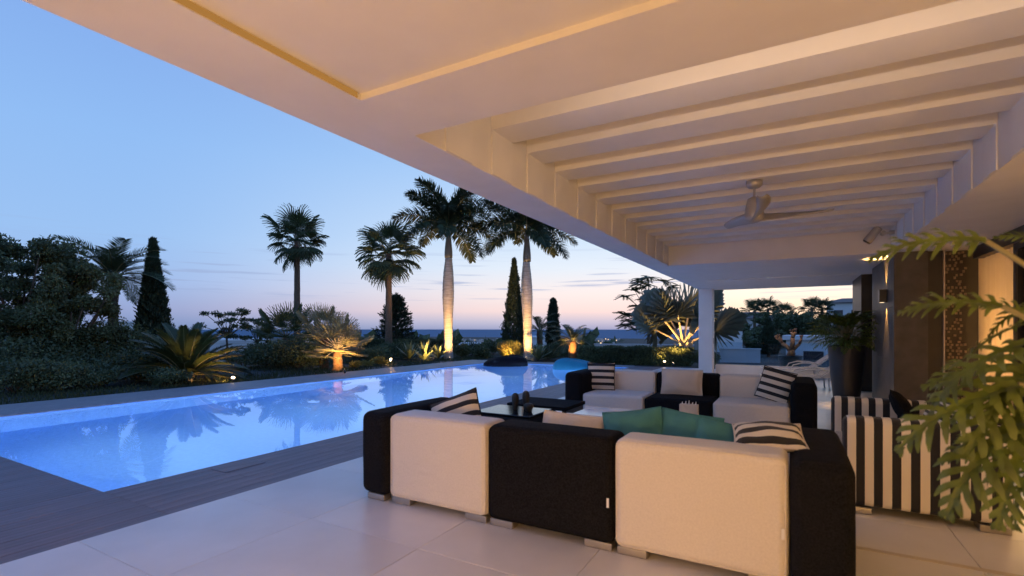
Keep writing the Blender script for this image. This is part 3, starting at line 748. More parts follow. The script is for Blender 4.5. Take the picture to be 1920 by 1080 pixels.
# =================================================================== PLANT PARTS
def strip_leaf(mb, base, d, up, L_, W_, droop, segs=3, tipw=.1, prof=None):
    prof_in = prof; d = d.normalized(); s_ = d.cross(up)
    if s_.length < 1e-4: s_ = Vector((1,0,0))
    s_.normalize(); vs = []; fs = []; p = Vector(base); q = d.copy()
    prof = [.45, 1.0, .8, tipw] if segs == 3 else ([.6, 1.0, tipw] if segs == 2 else [.5,1,1,.75,tipw])
    prof = prof_in or prof
    for i in range(segs+1):
        w = W_*prof[i]/2; vs += [p + s_*w, p - s_*w]
        p = p + q*(L_/segs); q = (q + Vector((0,0,-droop/segs))).normalized()
    for i in range(segs): fs.append((2*i, 2*i+1, 2*i+3, 2*i+2))
    mb.add(vs, fs)
def pinnate(name, L_, n, ll, lw, arch=.6, fwd=.5, vee=.3, ldroop=.5, plum=0, start=.15, pet=.02, mt='leaf_palm', segs=3, seed=0, prof=None, rachis='petiole'):
    r_ = random.Random(seed); mb = MB(); pts = []; p = Vector((0,0,0)); ang = 0; K = 14
    for i in range(K+1):
        pts.append(p.copy()); a = -arch*(i/K)**1.2; p = p + Vector((math.cos(a), 0, math.sin(a)))*L_/K
    mb2 = MB(); mb2.tube(pts, [pet*(1-.8*i/K) for i in range(K+1)], 5)
    for i in range(n):
        t = start + (1-start)*(i+.5)/n; x = t*K; k = min(int(x), K-1); f = x-k
        c = pts[k].lerp(pts[k+1], f); T = (pts[k+1]-pts[k]).normalized(); Nn = Vector((-T.z,0,T.x))
        pl = (prof(t) if prof else (math.sin(math.pi*min(1,.12+.88*(t-start)/(1-start)))**.6*.8+.25))
        for s_ in (1, -1):
            v = vee + plum*r_.uniform(-1,1)
            d = Vector((0,s_,0))*math.cos(v) + Nn*math.sin(v); d = d + T*(fwd + .9*max(0,t-.75)*2 + r_.uniform(-.08,.08))
            strip_leaf(mb, c, d, Nn, ll*pl*r_.uniform(.88,1.1), lw, ldroop, segs)
    me = mb.mesh(name); me.materials.append(M[mt]); me.materials.append(M[rachis])
    o = len(mb.v); vv = mb.v + mb2.v; ff = mb.f + [tuple(i+o for i in f) for f in mb2.f]
    me2 = bpy.data.meshes.new(name); me2.from_pydata(vv, [], ff); me2.materials.append(M[mt]); me2.materials.append(M[rachis])
    idx = [0]*len(mb.f) + [1]*len(mb2.f); me2.polygons.foreach_set('material_index', idx); me2.update()
    bpy.data.meshes.remove(me); return me2
def fan_leaf(name, pet, Rr, n=32, spread=150, fold=.25, droop=.4, mt='leaf_fan', pr=.015, split=.5, seed=0, petm='petiole'):
    r_ = random.Random(seed); mb = MB(); mb2 = MB()
    pts = [Vector((pet*i/6, 0, -.10*pet*(i/6)**2)) for i in range(7)]; mb2.tube(pts, [pr*(1-.45*i/6) for i in range(7)], 5)
    c = pts[-1]
    for i in range(n):
        a = R(-spread + 2*spread*(i+.5)/n); da = R(2*spread/n)
        rr = Rr*(.72+.28*math.cos(a*.55))*r_.uniform(.92,1.06)
        d = Vector((math.cos(a), math.sin(a), 0)); sidev = Vector((-math.sin(a), math.cos(a), 0))
        zig = fold*Rr*.06*(1 if i % 2 else -1)
        vs = [c.copy()]; q = Vector((d.x, d.y, .25*math.cos(a))); 
        stations = [(.3, 1.0), (split, 1.0), (split+(1-split)*.55, .6), (1.0, .05)]
        p = c.copy(); last = 0; left = []; right = []
        cur = q.normalized()
        for st_, wf in stations:
            p = p + cur*(st_-last)*rr; last = st_
            cur = (cur + Vector((0,0,-droop*(st_**1.5)*.9*r_.uniform(.7,1.3)))).normalized()
            w = math.tan(da/2)*min(st_, split)*rr*wf*1.02
            left.append(p + sidev*w + Vector((0,0,zig))); right.append(p - sidev*w - Vector((0,0,zig)))
        vs += [x for pr_ in zip(left, right) for x in pr_]
        mb.add(vs, [(0,2,1)] + [(1+2*k, 2+2*k, 4+2*k, 3+2*k) for k in range(3)])
    o = len(mb.v); vv = mb.v + mb2.v; ff = mb.f + [tuple(i+o for i in f) for f in mb2.f]
    me = bpy.data.meshes.new(name); me.from_pydata(vv, [], ff); me.materials.append(M[mt]); me.materials.append(M[petm])
    me.polygons.foreach_set('material_index', [0]*len(mb.f) + [1]*len(mb2.f)); me.update(); return me
def crown(parent, name, meshes, n, z, pitch0, pitch1, sc=(.85,1.1), seed=0, r0=.08, az0=0, jitter=.25):
    r_ = random.Random(seed)
    for i in range(n):
        t = (i+.5)/n; az = az0 + i*2.39996 + r_.uniform(-jitter, jitter)
        pitch = pitch0 + (pitch1-pitch0)*t + r_.uniform(-6,6)
        s_ = r_.uniform(*sc)
        obj(name, meshes[i % len(meshes)], None, parent, (r0*math.cos(az), r0*math.sin(az), z - .12*t*r0*3), (r_.uniform(-.25,.25), -R(pitch), az), s_)
def trunk_mesh(h, r0, r1, n=12, rings=14, bulge=None, lean=(0,0), wob=.0, seed=0):
    r_ = random.Random(seed); pts = []; rad = []
    for i in range(rings+1):
        t = i/rings; pts.append((lean[0]*t*t + wob*r_.uniform(-1,1), lean[1]*t*t + wob*r_.uniform(-1,1), h*t))
        rad.append(bulge(t) if bulge else r0 + (r1-r0)*t)
    return MB().tube(pts, rad, n).mesh('trunk', True)

GROUNDZ = -.05
# royal palms ---------------------------------------------------------------
royF = [pinnate('frond', 2.75, 120, .60, .055, arch=1.15, fwd=.55, vee=.15, ldroop=.9, plum=1.0, start=.12, pet=.035, seed=s_) for s_ in (1,2)]
def royal(label, u, d, topv, seed):
    p = P(u, d); H = ZV(topv, d)
    o = thing('royal_palm', label, 'palm tree', (p.x, p.y, GROUNDZ), 0, 'royal palms by the pool end')
    ht = H*.56
    def bl(t): return .215 + .075*math.exp(-((t-.66)/.22)**2) - .05*max(0,(t-.86))/.14 + .05*math.exp(-t*30)
    mb = MB(); pts = []; rad = []
    for i in range(60):
        t = i/59; pts.append((.05*math.sin(t*3+seed),.04*math.sin(t*2.3),ht*t)); rad.append(bl(t)*(1 - (.035 if i % 2 else 0) + .012*math.sin(i*1.7+seed)))
    obj('trunk', mb.tube(pts, rad, 20).mesh('trunk', True), 'royal_trunk', o)
    cs_ = [(0,0,ht+k*.15) for k in range(11)]
    obj('crownshaft', MB().tube(cs_, [.19,.20,.195,.185,.17,.155,.14,.125,.11,.10,.09], 16).mesh('crownshaft', True), 'crownshaft', o)
    crown(o, 'frond', royF, 22, ht+1.5, 80, -8, (.88,1.06), seed, .06)
royal('royal palm with smooth bulging lit trunk, next to the shorter fan palm', 841, 24.5, 332, 3)
royal('royal palm with smooth bulging lit trunk, in front of the tall cypress', 988, 24.5, 345, 8)
# washingtonia fan palms ----------------------------------------------------
wasF = [fan_leaf('fan_leaf', .75, .82, 34, 118, .3, .85, 'leaf_fan', .018, .45, s_) for s_ in (1,2,3)]
def washingtonia(label, u, d, topv, seed, sc_=1.0, lean=(0,0)):
    p = P(u, d); H = ZV(topv, d); o = thing('fan_palm', label, 'palm tree', (p.x, p.y, GROUNDZ), 0, 'tall fan palms')
    ht = H - 1.35*sc_
    obj('trunk', trunk_mesh(ht, .19, .135, 14, 26, None, lean, .006, seed), 'bark', o)
    e = bpy.data.objects.new('crown', None)
    crown(o, 'fan_leaf', wasF, 31, ht, 80, -74, (.85*sc_,1.18*sc_), seed, .10)
    for k in range(10):
        a = k*.63; obj('fan_leaf', wasF[k % 3], None, o, (.1*math.cos(a),.1*math.sin(a),ht-.15), (0, R(80+random.uniform(-6,10)), a), .55)
washingtonia('tall slim fan palm rising behind the low bushy fan palms', 557, 27, 396, 5, 1.12)
washingtonia('tall fan palm in front of the dark spreading conifer', 729, 26, 412, 9, 1.18)
# cycad ---------------------------------------------------------------------
cycF = [pinnate('frond', 1.5, 60, .24, .026, arch=.8, fwd=.8, vee=.4, ldroop=.12, start=.1, pet=.016, mt='leaf_cycad', segs=2, seed=s_) for s_ in (4,5)]
def cycad(label, u, d, s_, seed, n=44):
    p = P(u, d); o = thing('cycad', label, 'cycad', (p.x, p.y, GROUNDZ), 0)
    obj('trunk', trunk_mesh(.24*s_, .20*s_, .22*s_, 12, 6, None, (0,0), .02), 'bark', o)
    crown(o, 'frond', cycF, n, .22*s_, 84, 6, (.9*s_,1.15*s_), seed, .10)
cycad('large cycad with stiff arching fronds lit from below beside the pool coping', 350, 14.2, 1.0, 4, 60)
# low bushy fan palms --------------------------------------------------------
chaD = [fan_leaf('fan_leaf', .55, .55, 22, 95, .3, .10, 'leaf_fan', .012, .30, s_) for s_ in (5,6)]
chaP = [fan_leaf('fan_leaf', .55, .55, 22, 95, .3, .10, 'leaf_fan_lit', .012, .30, s_, 'petiole_pale') for s_ in (5,6)]
def lowfan(label, u, d, trunk_h, z0, s_, seed, n=20, mt='bark_fiber', chaF=chaP):
    p = P(u, d); o = thing('low_fan_palm', label, 'fan palm', (p.x, p.y, GROUNDZ), 0)
    if trunk_h > 0: obj('trunk', trunk_mesh(trunk_h, .17, .15, 12, 8, None, z0, .03, seed), mt, o)
    for q in range(n):
        r_ = random.Random(seed*100+q); t = (q+.5)/n; az = q*2.4
        obj('fan_leaf', chaF[q % 2], None, o, (z0[0], z0[1], trunk_h), (r_.uniform(-.3,.3), -R(80-95*t+r_.uniform(-8,8)), az), s_*r_.uniform(.85,1.15))
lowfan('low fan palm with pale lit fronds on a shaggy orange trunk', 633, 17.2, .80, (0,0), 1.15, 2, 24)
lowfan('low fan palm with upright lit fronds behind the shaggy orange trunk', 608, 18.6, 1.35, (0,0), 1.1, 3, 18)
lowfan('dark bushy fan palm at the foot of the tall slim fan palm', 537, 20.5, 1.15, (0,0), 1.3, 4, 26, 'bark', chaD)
# bismarck palm ---------------------------------------------------------------
bisF = [fan_leaf('fan_leaf', 1.35, 1.3, 28, 115, 1.4, .20, 'leaf_silver', .055, .36, s_, 'petiole_pale') for s_ in (7,8)]
def bismarck():
    d = 20.5; p = P(1281, d); o = thing('silver_fan_palm', 'stout silver fan palm with thick pale stems beside the white column', 'palm tree', (p.x, p.y, GROUNDZ), 0)
    obj('trunk', trunk_mesh(.85, .30, .26, 14, 12, None, (0,0), .03, 3), 'rock', o)
    for k in range(16):
        a = k*.9; z = .15+.045*k; obj('leaf_base', MB().tube([(.24*math.cos(a),.24*math.sin(a),z), (.38*math.cos(a),.38*math.sin(a),z+.24)], [.10,.04], 7), 'petiole_pale', o)
    r_ = random.Random(4)
    for (az, pitch, roll, s_) in [(200,58,.5,1.05),(150,62,-.4,1.0),(260,66,.3,1.05),(20,55,-.5,1.05),(330,60,.4,1.0),(80,70,0,1.1),(178,34,.7,1.0),(8,30,.6,1.0),(110,42,-.5,1.0)]:
        obj('fan_leaf', bisF[int(az) % 2], None, o, (0,0,.82), (roll, -R(pitch), R(az)), s_)
bismarck()
# small date palms ------------------------------------------------------------
phoF = [pinnate('frond', 1.0, 34, .24, .020, arch=1.3, fwd=.6, vee=.35, ldroop=.4, start=.12, pet=.014, mt='leaf_palm', segs=2, seed=s_) for s_ in (11,12)]
def smallpalm(label, u, d, th, s_, seed, n=18, tr=.17, mt='bark_fiber'):
    p = P(u, d); o = thing('feather_palm', label, 'palm tree', (p.x, p.y, GROUNDZ), 0)
    obj('trunk', trunk_mesh(th, tr, tr*1.1, 12, 10, None, (0,0), .02, seed), mt, o)
    crown(o, 'frond', phoF, n, th, 78, -10, (.85*s_,1.1*s_), seed, .06)
smallpalm('small feather palm with lit stubby trunk behind turquoise bean bag', 1073, 22.5, .95, 1.15, 2)
smallpalm('dark feather palm with drooping fronds left of the tallest slim cypress', 212, 18.3, 3.45, 1.95, 3, 26, .15, 'bark')
smallpalm('dark feather palm between the cypress pair beyond the bean bags', 1012, 31, 1.4, 1.5, 5, 14)
# broadleaf trees ---------------------------------------------------------------
def limb_tree(label, name, u, d, topv, spread, n_cl, per, lsize, mt, seed, base=.25, group=None, trunk_r=.12, flat=1.0, cat='tree', aspect=.45):
    p = P(u, d); H = ZV(topv, d) - GROUNDZ; r_ = random.Random(seed)
    o = thing(name, label, cat, (p.x, p.y, GROUNDZ + (terrain_z(p.x,p.y)+.05)), 0, group)
    mb = MB(); fork = Vector((0,0,H*base)); mb.tube([(0,0,-.1),(.03,.02,H*base*.5),fork], [trunk_r,trunk_r*.8,trunk_r*.7], 9)
    C = []
    for k in range(n_cl):
        a = r_.uniform(0, 6.283); rr = spread*math.sqrt(r_.random()); zt = base + (1-base)*r_.random()**.8
        k2 = math.sqrt(max(.05, 1-((zt-.55)/.6)**2)); c = Vector((rr*k2*math.cos(a), rr*k2*math.sin(a), H*zt*.93))
        C.append(c)
        if k < 16:
            m_ = fork.lerp(c, .5) + Vector((r_.uniform(-.1,.1), r_.uniform(-.1,.1), .1)); mb.tube([fork, m_, c], [trunk_r*.45,trunk_r*.28,.012], 6)
    obj('trunk', mb.mesh('trunk', True), 'bark', o)
    pts = np.concatenate([blob(per, c, np.array([1,1,.75*flat])*r_.uniform(.24,.46)*spread*.55) for c in C])
    obj('crown', quads_mesh('crown', leaves(pts, lsize, aspect), mt), None, o)
    return o
limb_tree('dense dark broadleaf tree at the open end of the garden bed', 'broadleaf_tree', 40, 15.0, 438, 1.8, 110, 380, .11, 'leaf_dark', 1, .08)
limb_tree('dense dark broadleaf tree leaning toward the drooping feather palm', 'broadleaf_tree', 128, 15.4, 472, 1.35, 90, 380, .11, 'leaf_mid', 2, .08)
limb_tree('broad dark tree mass behind the two leafy trees', 'broadleaf_tree', -90, 17.0, 450, 2.4, 60, 260, .13, 'leaf_dark', 12, .12)
limb_tree('small open-crowned tree with thin trunk above the white garden wall', 'slender_tree', 425, 22.5, 574, 1.15, 22, 130, .10, 'leaf_dark', 3, .42, None, .06, .45)
limb_tree('small low tree with leaning limbs next to the open-crowned tree', 'slender_tree', 482, 23.5, 592, .9, 18, 130, .10, 'leaf_dark', 4, .40, None, .06, .5)
# tree with compound leaves beside the canopy
def compound_tree(label, u, d, topv, w, seed, lean=0):
    p = P(u, d); H = ZV(topv, d) - GROUNDZ; r_ = random.Random(seed); o = thing('feathery_tree', label, 'tree', (p.x, p.y, GROUNDZ), 0)
    mb = MB(); tips = []
    mb.tube([(0,0,-.1),(.05,0,H*.3),(0,.05,H*.5)], [.10,.08,.06], 8)
    for k in range(36):
        a = r_.uniform(0,6.28); zt = r_.uniform(.34,1); rr = w*r_.uniform(.3,1)*math.sqrt(max(.1,1-((zt-.65)/.45)**2))
        t = Vector((rr*math.cos(a), rr*math.sin(a), H*zt*.95)); tips.append(t); mb.tube([(0,.03,H*.42), t*.5+Vector((0,0,H*.25)), t], [.04,.025,.01], 5)
    obj('trunk', mb.mesh('trunk', True), 'bark', o)
    V = []
    for t in tips:
        for q in range(9):
            a = r_.uniform(0,6.28); d_ = Vector((math.cos(a), math.sin(a), r_.uniform(-.3,.5))).normalized(); L_ = r_.uniform(.45,.75)
            s_ = d_.cross(Vector((0,0,1))).normalized()
            for i in range(14):
                c = t + d_*L_*i/14 + Vector((0,0,-.25*(i/14)**2*L_))
                for sg in (-1, 1):
                    dd = (s_*sg + d_*.4 + Vector((0,0,-.25))).normalized()*.20; ww = d_*.042; V.append([c, c+dd*.5+ww, c+dd, c+dd*.5-ww])
    obj('crown', quads_mesh('crown', np.array([[tuple(x) for x in q] for q in V]), 'leaf_dark'), None, o)
compound_tree('tall feathery-leaved tree behind the silver fan palm', 1215, 26.5, 510, 1.55, 6)
# cypresses -----------------------------------------------------------------------
def cypress(label, u, d, topv, w, seed, n=9000, blunt=.0, name='cypress'):
    p = P(u, d); gz = terrain_z(p.x, p.y); H = ZV(topv, d) - gz; o = thing(name, label, 'cypress', (p.x, p.y, gz), 0, 'cypress trees')
    obj('trunk', trunk_mesh(H*.5, .09, .04, 8, 4), 'bark', o)
    t = rng.random(n)**(1.15); prof = np.minimum(1, .55+t*2.2)*(1-t)**(.92-blunt*.62)
    a = rng.random(n)*6.283; lump = 1 + .16*np.sin(5*a+9*t*6) + .14*rng.normal(size=n)*.6
    rr = w/2*prof*lump*(.55+.45*rng.random(n)**.5)
    pts = np.stack([rr*np.cos(a), rr*np.sin(a), .1+t*(H-.15)], 1)
    dirs = np.stack([np.cos(a)*.35, np.sin(a)*.35, np.ones(n)], 1)
    obj('crown', quads_mesh('crown', leaves(pts, .17, .34, 0, dirs), 'leaf_cypress'), None, o)
cypress('slim tall dark cypress spire between feather palm and cycad', 287, 19.0, 450, 1.42, 1, 12000)
cypress('tall broad cypress right behind the lit royal palm trunk', 964, 30, 486, 1.65, 2, 12000)
cypress('short blunt cypress column beyond the turquoise bean bag', 1037, 33, 561, .95, 3, 7000, .8)
# conifer ---------------------------------------------------------------------------
def conifer(label, u, d, topv, w, seed):
    p = P(u, d); gz = terrain_z(p.x, p.y); H = ZV(topv, d)-gz; r_ = random.Random(seed); o = thing('spreading_conifer', label, 'conifer', (p.x, p.y, gz), 0)
    mb = MB(); mb.tube([(0,0,0),(0,0,H)], [.13,.02], 8); P_ = []; D_ = []
    for k in range(70):
        t = .08 + .9*k/70; L_ = w/2*(1-t)**.8*r_.uniform(.75,1.15)+.12; a = k*2.4; b0 = Vector((0,0,H*t)); e = b0 + Vector((L_*math.cos(a), L_*math.sin(a), L_*.18))
        mb.tube([b0, e], [.03,.008], 5)
        for q in range(130):
            f = r_.random()**.7; c = b0.lerp(e, f) + Vector((r_.gauss(0,.07), r_.gauss(0,.07), r_.gauss(0,.06))); P_.append(tuple(c)); D_.append((math.cos(a)*.8, math.sin(a)*.8, .4))
    obj('trunk', mb.mesh('trunk'), 'bark', o)
    obj('crown', quads_mesh('crown', leaves(np.array(P_), .19, .28, 0, np.array(D_)), 'leaf_cypress'), None, o)
conifer('dark spreading conifer behind the second tall fan palm', 742, 31, 553, 3.1, 2)
# shrubs ------------------------------------------------------------------------------
def shrub(label, u, d, w, h, n, lsize, mt, cat='shrub', name='shrub', z=None, group=None, dep=None, aspect=.45, up=.2):
    p = P(u, d); r_ = random.Random(int(u*7+d)); gz = terrain_z(p.x,p.y) if z is None else z
    o = thing(name, label, cat, (p.x, p.y, gz), R(YAW), group); dep = dep or w
    k = max(5, int(n/260)); pts = []
    for i in range(k):
        a = r_.uniform(0,6.28); rr = math.sqrt(r_.random())*.75; c = (w/2*rr*math.cos(a), dep/2*rr*math.sin(a), h*r_.uniform(.2,.72)*(1-.45*rr*rr)+.05)
        pts.append(blob(n//k, c, (w*.20+.06, dep*.20+.06, h*.26)))
    pts = np.concatenate(pts); pts[:,2] = np.abs(pts[:,2])
    obj('foliage', quads_mesh('foliage', leaves(pts, lsize, aspect, up), mt), None, o)
    st = MB()
    for i in range(5):
        a = i*1.26; st.tube([(0,0,-.03),(w*.2*math.cos(a), dep*.2*math.sin(a), h*.6)], [.02,.008], 5)
    obj('stem', st, 'bark', o); return o
shrub('dark low bush under the dense broadleaf trees, nearest the pool end', 25, 11.6, 1.9, .85, 5000, .08, 'leaf_dark')
shrub('dark low bush in front of the leaning broadleaf tree', 105, 12.1, 1.7, .8, 5000, .08, 'leaf_mid')
shrub('dark low bush beside the coping below the feather palm', 190, 12.8, 1.5, .62, 4200, .08, 'leaf_dark')
shrub('dark leafy bush between the cypress spire and the cycad', 258, 14.2, 1.6, 1.0, 4500, .09, 'leaf_dark')
shrub('tall dark shrub filling the foot of the leafy trees', 90, 14.2, 3.2, 1.5, 8000, .10, 'leaf_dark')
shrub('tall dark shrub hiding the trunk of the drooping feather palm', 205, 16.4, 2.6, 2.1, 9000, .10, 'leaf_mid')
shrub('low dark bush spilling over the soil in front of the cycad', 312, 13.0, 1.3, .5, 3200, .08, 'leaf_dark')
shrub('thin leafy bush screening the white garden wall', 455, 19.0, 2.2, .95, 3600, .09, 'leaf_dark')
shrub('wide rounded dark shrub beneath the bushy fan palm', 560, 18.6, 3.3, 1.28, 12000, .09, 'leaf_dark', dep=1.6)
shrub('rounded dark shrub hiding the foot of the tall slim fan palm', 505, 20.0, 2.0, 1.15, 6000, .09, 'leaf_dark')
shrub('dark dense shrub right of the shaggy orange trunk', 690, 22.5, 2.4, .80, 6000, .09, 'leaf_dark')
shrub('dark dense shrub at the foot of the spreading conifer', 752, 25.0, 2.6, .95, 6000, .09, 'leaf_dark')
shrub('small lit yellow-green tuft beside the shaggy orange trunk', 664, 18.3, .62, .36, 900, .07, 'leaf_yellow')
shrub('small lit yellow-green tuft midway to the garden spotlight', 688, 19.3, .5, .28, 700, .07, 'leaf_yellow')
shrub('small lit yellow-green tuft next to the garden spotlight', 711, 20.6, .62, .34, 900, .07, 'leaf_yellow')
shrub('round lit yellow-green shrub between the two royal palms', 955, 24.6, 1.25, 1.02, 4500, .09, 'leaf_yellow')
shrub('dark shrub at the foot of the first lit royal palm', 865, 26.5, 1.2, .75, 3200, .09, 'leaf_mid')
shrub('dark spiky shrub between royal palm and yellow-green shrub', 903, 25.4, 1.1, .7, 2800, .12, 'leaf_dark', aspect=.25)
shrub('low dark bush in front of the wide white roof', 885, 28.5, 2.2, .8, 4200, .1, 'leaf_dark')
shrub('low dark bush left of the round yellow-green shrub', 925, 29.5, 2.2, .85, 4200, .1, 'leaf_mid')
shrub('low dark bush in front of the short blunt cypress', 1050, 27.0, 2.0, .85, 4200, .1, 'leaf_dark')
shrub('dark bush behind the black bean bag', 990, 27.5, 2.0, .9, 3600, .1, 'leaf_dark')
shrub('dark bush to the right of the lit royal palm trunk', 1025, 24.0, 1.5, .7, 3600, .1, 'leaf_dark', aspect=.25)
shrub('dark bush between small lit palm and clipped hedge', 1112, 23.0, 1.5, .75, 3600, .09, 'leaf_dark')
shrub('dark bush hiding the foot of the white column', 1322, 19.7, 1.0, .75, 3200, .08, 'leaf_mid')
# clipped hedge across the pool end
def hedge(label, u0, u1, d0, d1, h, n, w=.75):
    a, b_ = P(u0, d0), P(u1, d1); L_ = (b_-a).length; rz = math.atan2(b_.y-a.y, b_.x-a.x); c = (a+b_)/2
    o = thing('hedge', label, 'hedge', (c.x, c.y, GROUNDZ), rz)
    pts = np.stack([(rng.random(n)-.5)*L_, (rng.random(n)-.5)*w, rng.random(n)*h], 1)
    k = n//2; pts[:k,2] = h*(.93+.07*rng.random(k)) + .025*np.sin(pts[:k,0]*5); pts[k:,1] = np.where(rng.random(n-k) > .4, -w/2+.08*rng.random(n-k), pts[k:,1])
    obj('foliage', quads_mesh('foliage', leaves(pts, .085, .5, .1), 'leaf_dark'), None, o)
    obj('inner_twigs', MB().box(-L_/2+.08, L_/2-.08, -w/2+.14, w/2-.10, -.02, h-.08), 'leaf_cypress', o)
hedge('long clipped dark hedge across the end of the pool garden', 1085, 1300, 21.8, 20.2, .72, 16000)
hedge('low dark hedge behind the second tall fan palm', 640, 850, 30.5, 29.5, .85, 12000)
# agaves
def agave(label, u, d, s_, seed, n=26):
    p = P(u, d); o = thing('agave', label, 'agave', (p.x, p.y, GROUNDZ), 0); r_ = random.Random(seed)
    mb = MB(); strip_leaf(mb, (0,0,0), Vector((1,0,0)), Vector((0,0,1)), .62, .11, .18, 4, .02); me = mb.mesh('leaf'); me.materials.append(M['leaf_agave'])
    for q in range(n):
        t = (q+.5)/n; obj('leaf', me, None, o, (0,0,.06+.08*(1-t)), (0, -R(82-74*t+r_.uniform(-5,5)), q*2.4), s_*r_.uniform(.85,1.1))
agave('broad-leaved agave rosette brightly lit from beside the fan palm bed', 796, 23.2, 1.45, 1)
agave('dark agave rosette left of the brightly lit one', 768, 23.6, 1.35, 2)
agave('dark agave rosette at the base of the second lit royal palm', 1010, 23.0, 1.3, 3)
agave('dark agave rosette leaning on the first royal palm trunk', 822, 24.0, 1.2, 4, 22)
# grass and gravel strip
N_ = 22000
gx = -13.05 - rng.random(N_)**1.6*5; gy = 1 + rng.random(N_)*21
keep = np.sin(gx*2.1)+np.sin(gy*1.7)+rng.normal(size=N_)*.6 > -.6
pts = np.stack([gx, gy, np.full(N_, GROUNDZ)], 1)[keep]
q = obj('grass', quads_mesh('grass', leaves(pts, .11, .16, 0, np.tile([0,0,1.2],(len(pts),1))), 'grass')); q['kind'] = 'stuff'; q['label'] = 'short dark grass along the garden bed'; q['category'] = 'grass'
a_, b_ = G(560, 702), G(905, 679)
gm = MB(); gm.add([(-13.05,11,-.046),(-13.05,19.4,-.046),(-6,19.36,-.046),(-6,19.95,-.046),(-13.3,20.3,-.046),(-14.6,17.5,-.046),(-13.9,14,-.046)], [(0,6,5,1),(1,5,4),(1,4,3,2)])
struct(obj('gravel_strip', gm, 'gravel'))
ng = 5000
gp = np.stack([-13.06-rng.random(ng)*1.0, 11.5+rng.random(ng)*8, np.full(ng, -.04)], 1)
q = obj('gravel', quads_mesh('gravel', leaves(gp, .045, .9, .2), 'gravel')); q['kind'] = 'stuff'; q['label'] = 'loose grey gravel beside the pool coping'; q['category'] = 'gravel'
def rock(label, u, v, s_, seed):
    p = G(u, v, GROUNDZ); bm = bmesh.new(); bmesh.ops.create_icosphere(bm, subdivisions=3, radius=s_); r_ = random.Random(seed); ph = [r_.uniform(0,6) for _ in range(3)]
    for w in bm.verts:
        k = 1 + .18*math.sin(w.co.x*5/s_*.6+ph[0]) + .15*math.sin(w.co.y*4/s_+ph[1]); w.co *= k; w.co.z *= .62
    me = bpy.data.meshes.new('rock'); bm.to_mesh(me); bm.free(); tag(obj('rock', me, 'rock', None, (p.x,p.y,GROUNDZ+s_*.35)), label, 'rock')
rock('pale boulder in front of the round yellow-green shrub', 955, 674, .22, 1)
rock('small pale stone next to the cycad', 352, 717, .13, 2)
rock('pale stone at the foot of the second royal palm', 1002, 676, .17, 3)

# =================================================================== GARDEN SPOTLIGHTS
def garden_spot(label, u, d, tgt, w, size=60, z=.10, dot=True, soft=.03):
    p = P(u, d); p.z = GROUNDZ
    o = thing('garden_spotlight', label, 'garden light', p, 0, 'garden spotlights'); 
    hd = Vector((0,0,.14)); t = Vector(tgt) - p - hd; dr = t.normalized()
    obj('spike', MB().tube([(0,0,-.02),(0,0,.10)], .012, 6), 'darkframe', o)
    obj('lamp_head', MB().tube([hd-dr*.07, hd-dr*.06, hd+dr*.04], [.02,.04,.045], 12), 'darkframe', o)
    obj('lens', MB().tube([hd+dr*.041, hd+dr*.050], [.042,.036], 12), 'lamp_glow', o)
    if dot: obj('lens_dome', MB().lathe([(.046,.0),(.042,.022),(.028,.04),(.004,.048)], 12, (0,0,.185)).mesh('lens_dome', True), 'lamp_glow', o)
    light('garden_beam', 'SPOT', GARDEN_W*w, WARM, o, hd+dr*.06, dr.to_track_quat('-Z','Y').to_euler(), spot_size=R(size), spot_blend=.7, shadow_soft_size=soft)
def pz(u, d, z): q = P(u, d); q.z = z; return q
garden_spot('garden spotlight by the pool coping aimed at the cycad', 437, 13.3, pz(385, 14.2, .6), 1.6, 80)
garden_spot('garden spotlight beside the yellow-green tufts', 733, 21.6, pz(690, 19.8, .4), 1.8, 110)
garden_spot('garden spotlight hidden below the shaggy orange trunk', 646, 16.0, pz(628, 17.4, 1.5), 4.5, 100, dot=False)
garden_spot('garden spotlight at the foot of the royal palm beside the fan palm', 843, 23.0, pz(841, 24.4, 1.9), 10, 95, dot=False)
garden_spot('garden spotlight at the foot of the royal palm before the cypress', 986, 23.0, pz(988, 24.4, 1.9), 10, 95, dot=False)
garden_spot('garden spotlight among the agaves', 812, 22.3, pz(797, 23.2, .5), 2.2, 80, dot=False)
garden_spot('garden spotlight in front of the round yellow-green shrub', 950, 23.6, pz(955, 24.5, .7), 2.2, 80, dot=False)
garden_spot('garden spotlight below the small feather palm', 1072, 21.6, pz(1073, 22.5, 1.0), 3.2, 60, dot=False)
garden_spot('garden spotlight below the silver fan palm', 1262, 19.2, pz(1278, 20.4, 2.0), 8, 80, dot=False)
garden_spot('garden spotlight set in the clipped hedge', 1246, 19.9, pz(1215, 22, 2.0), 1.0, 60)

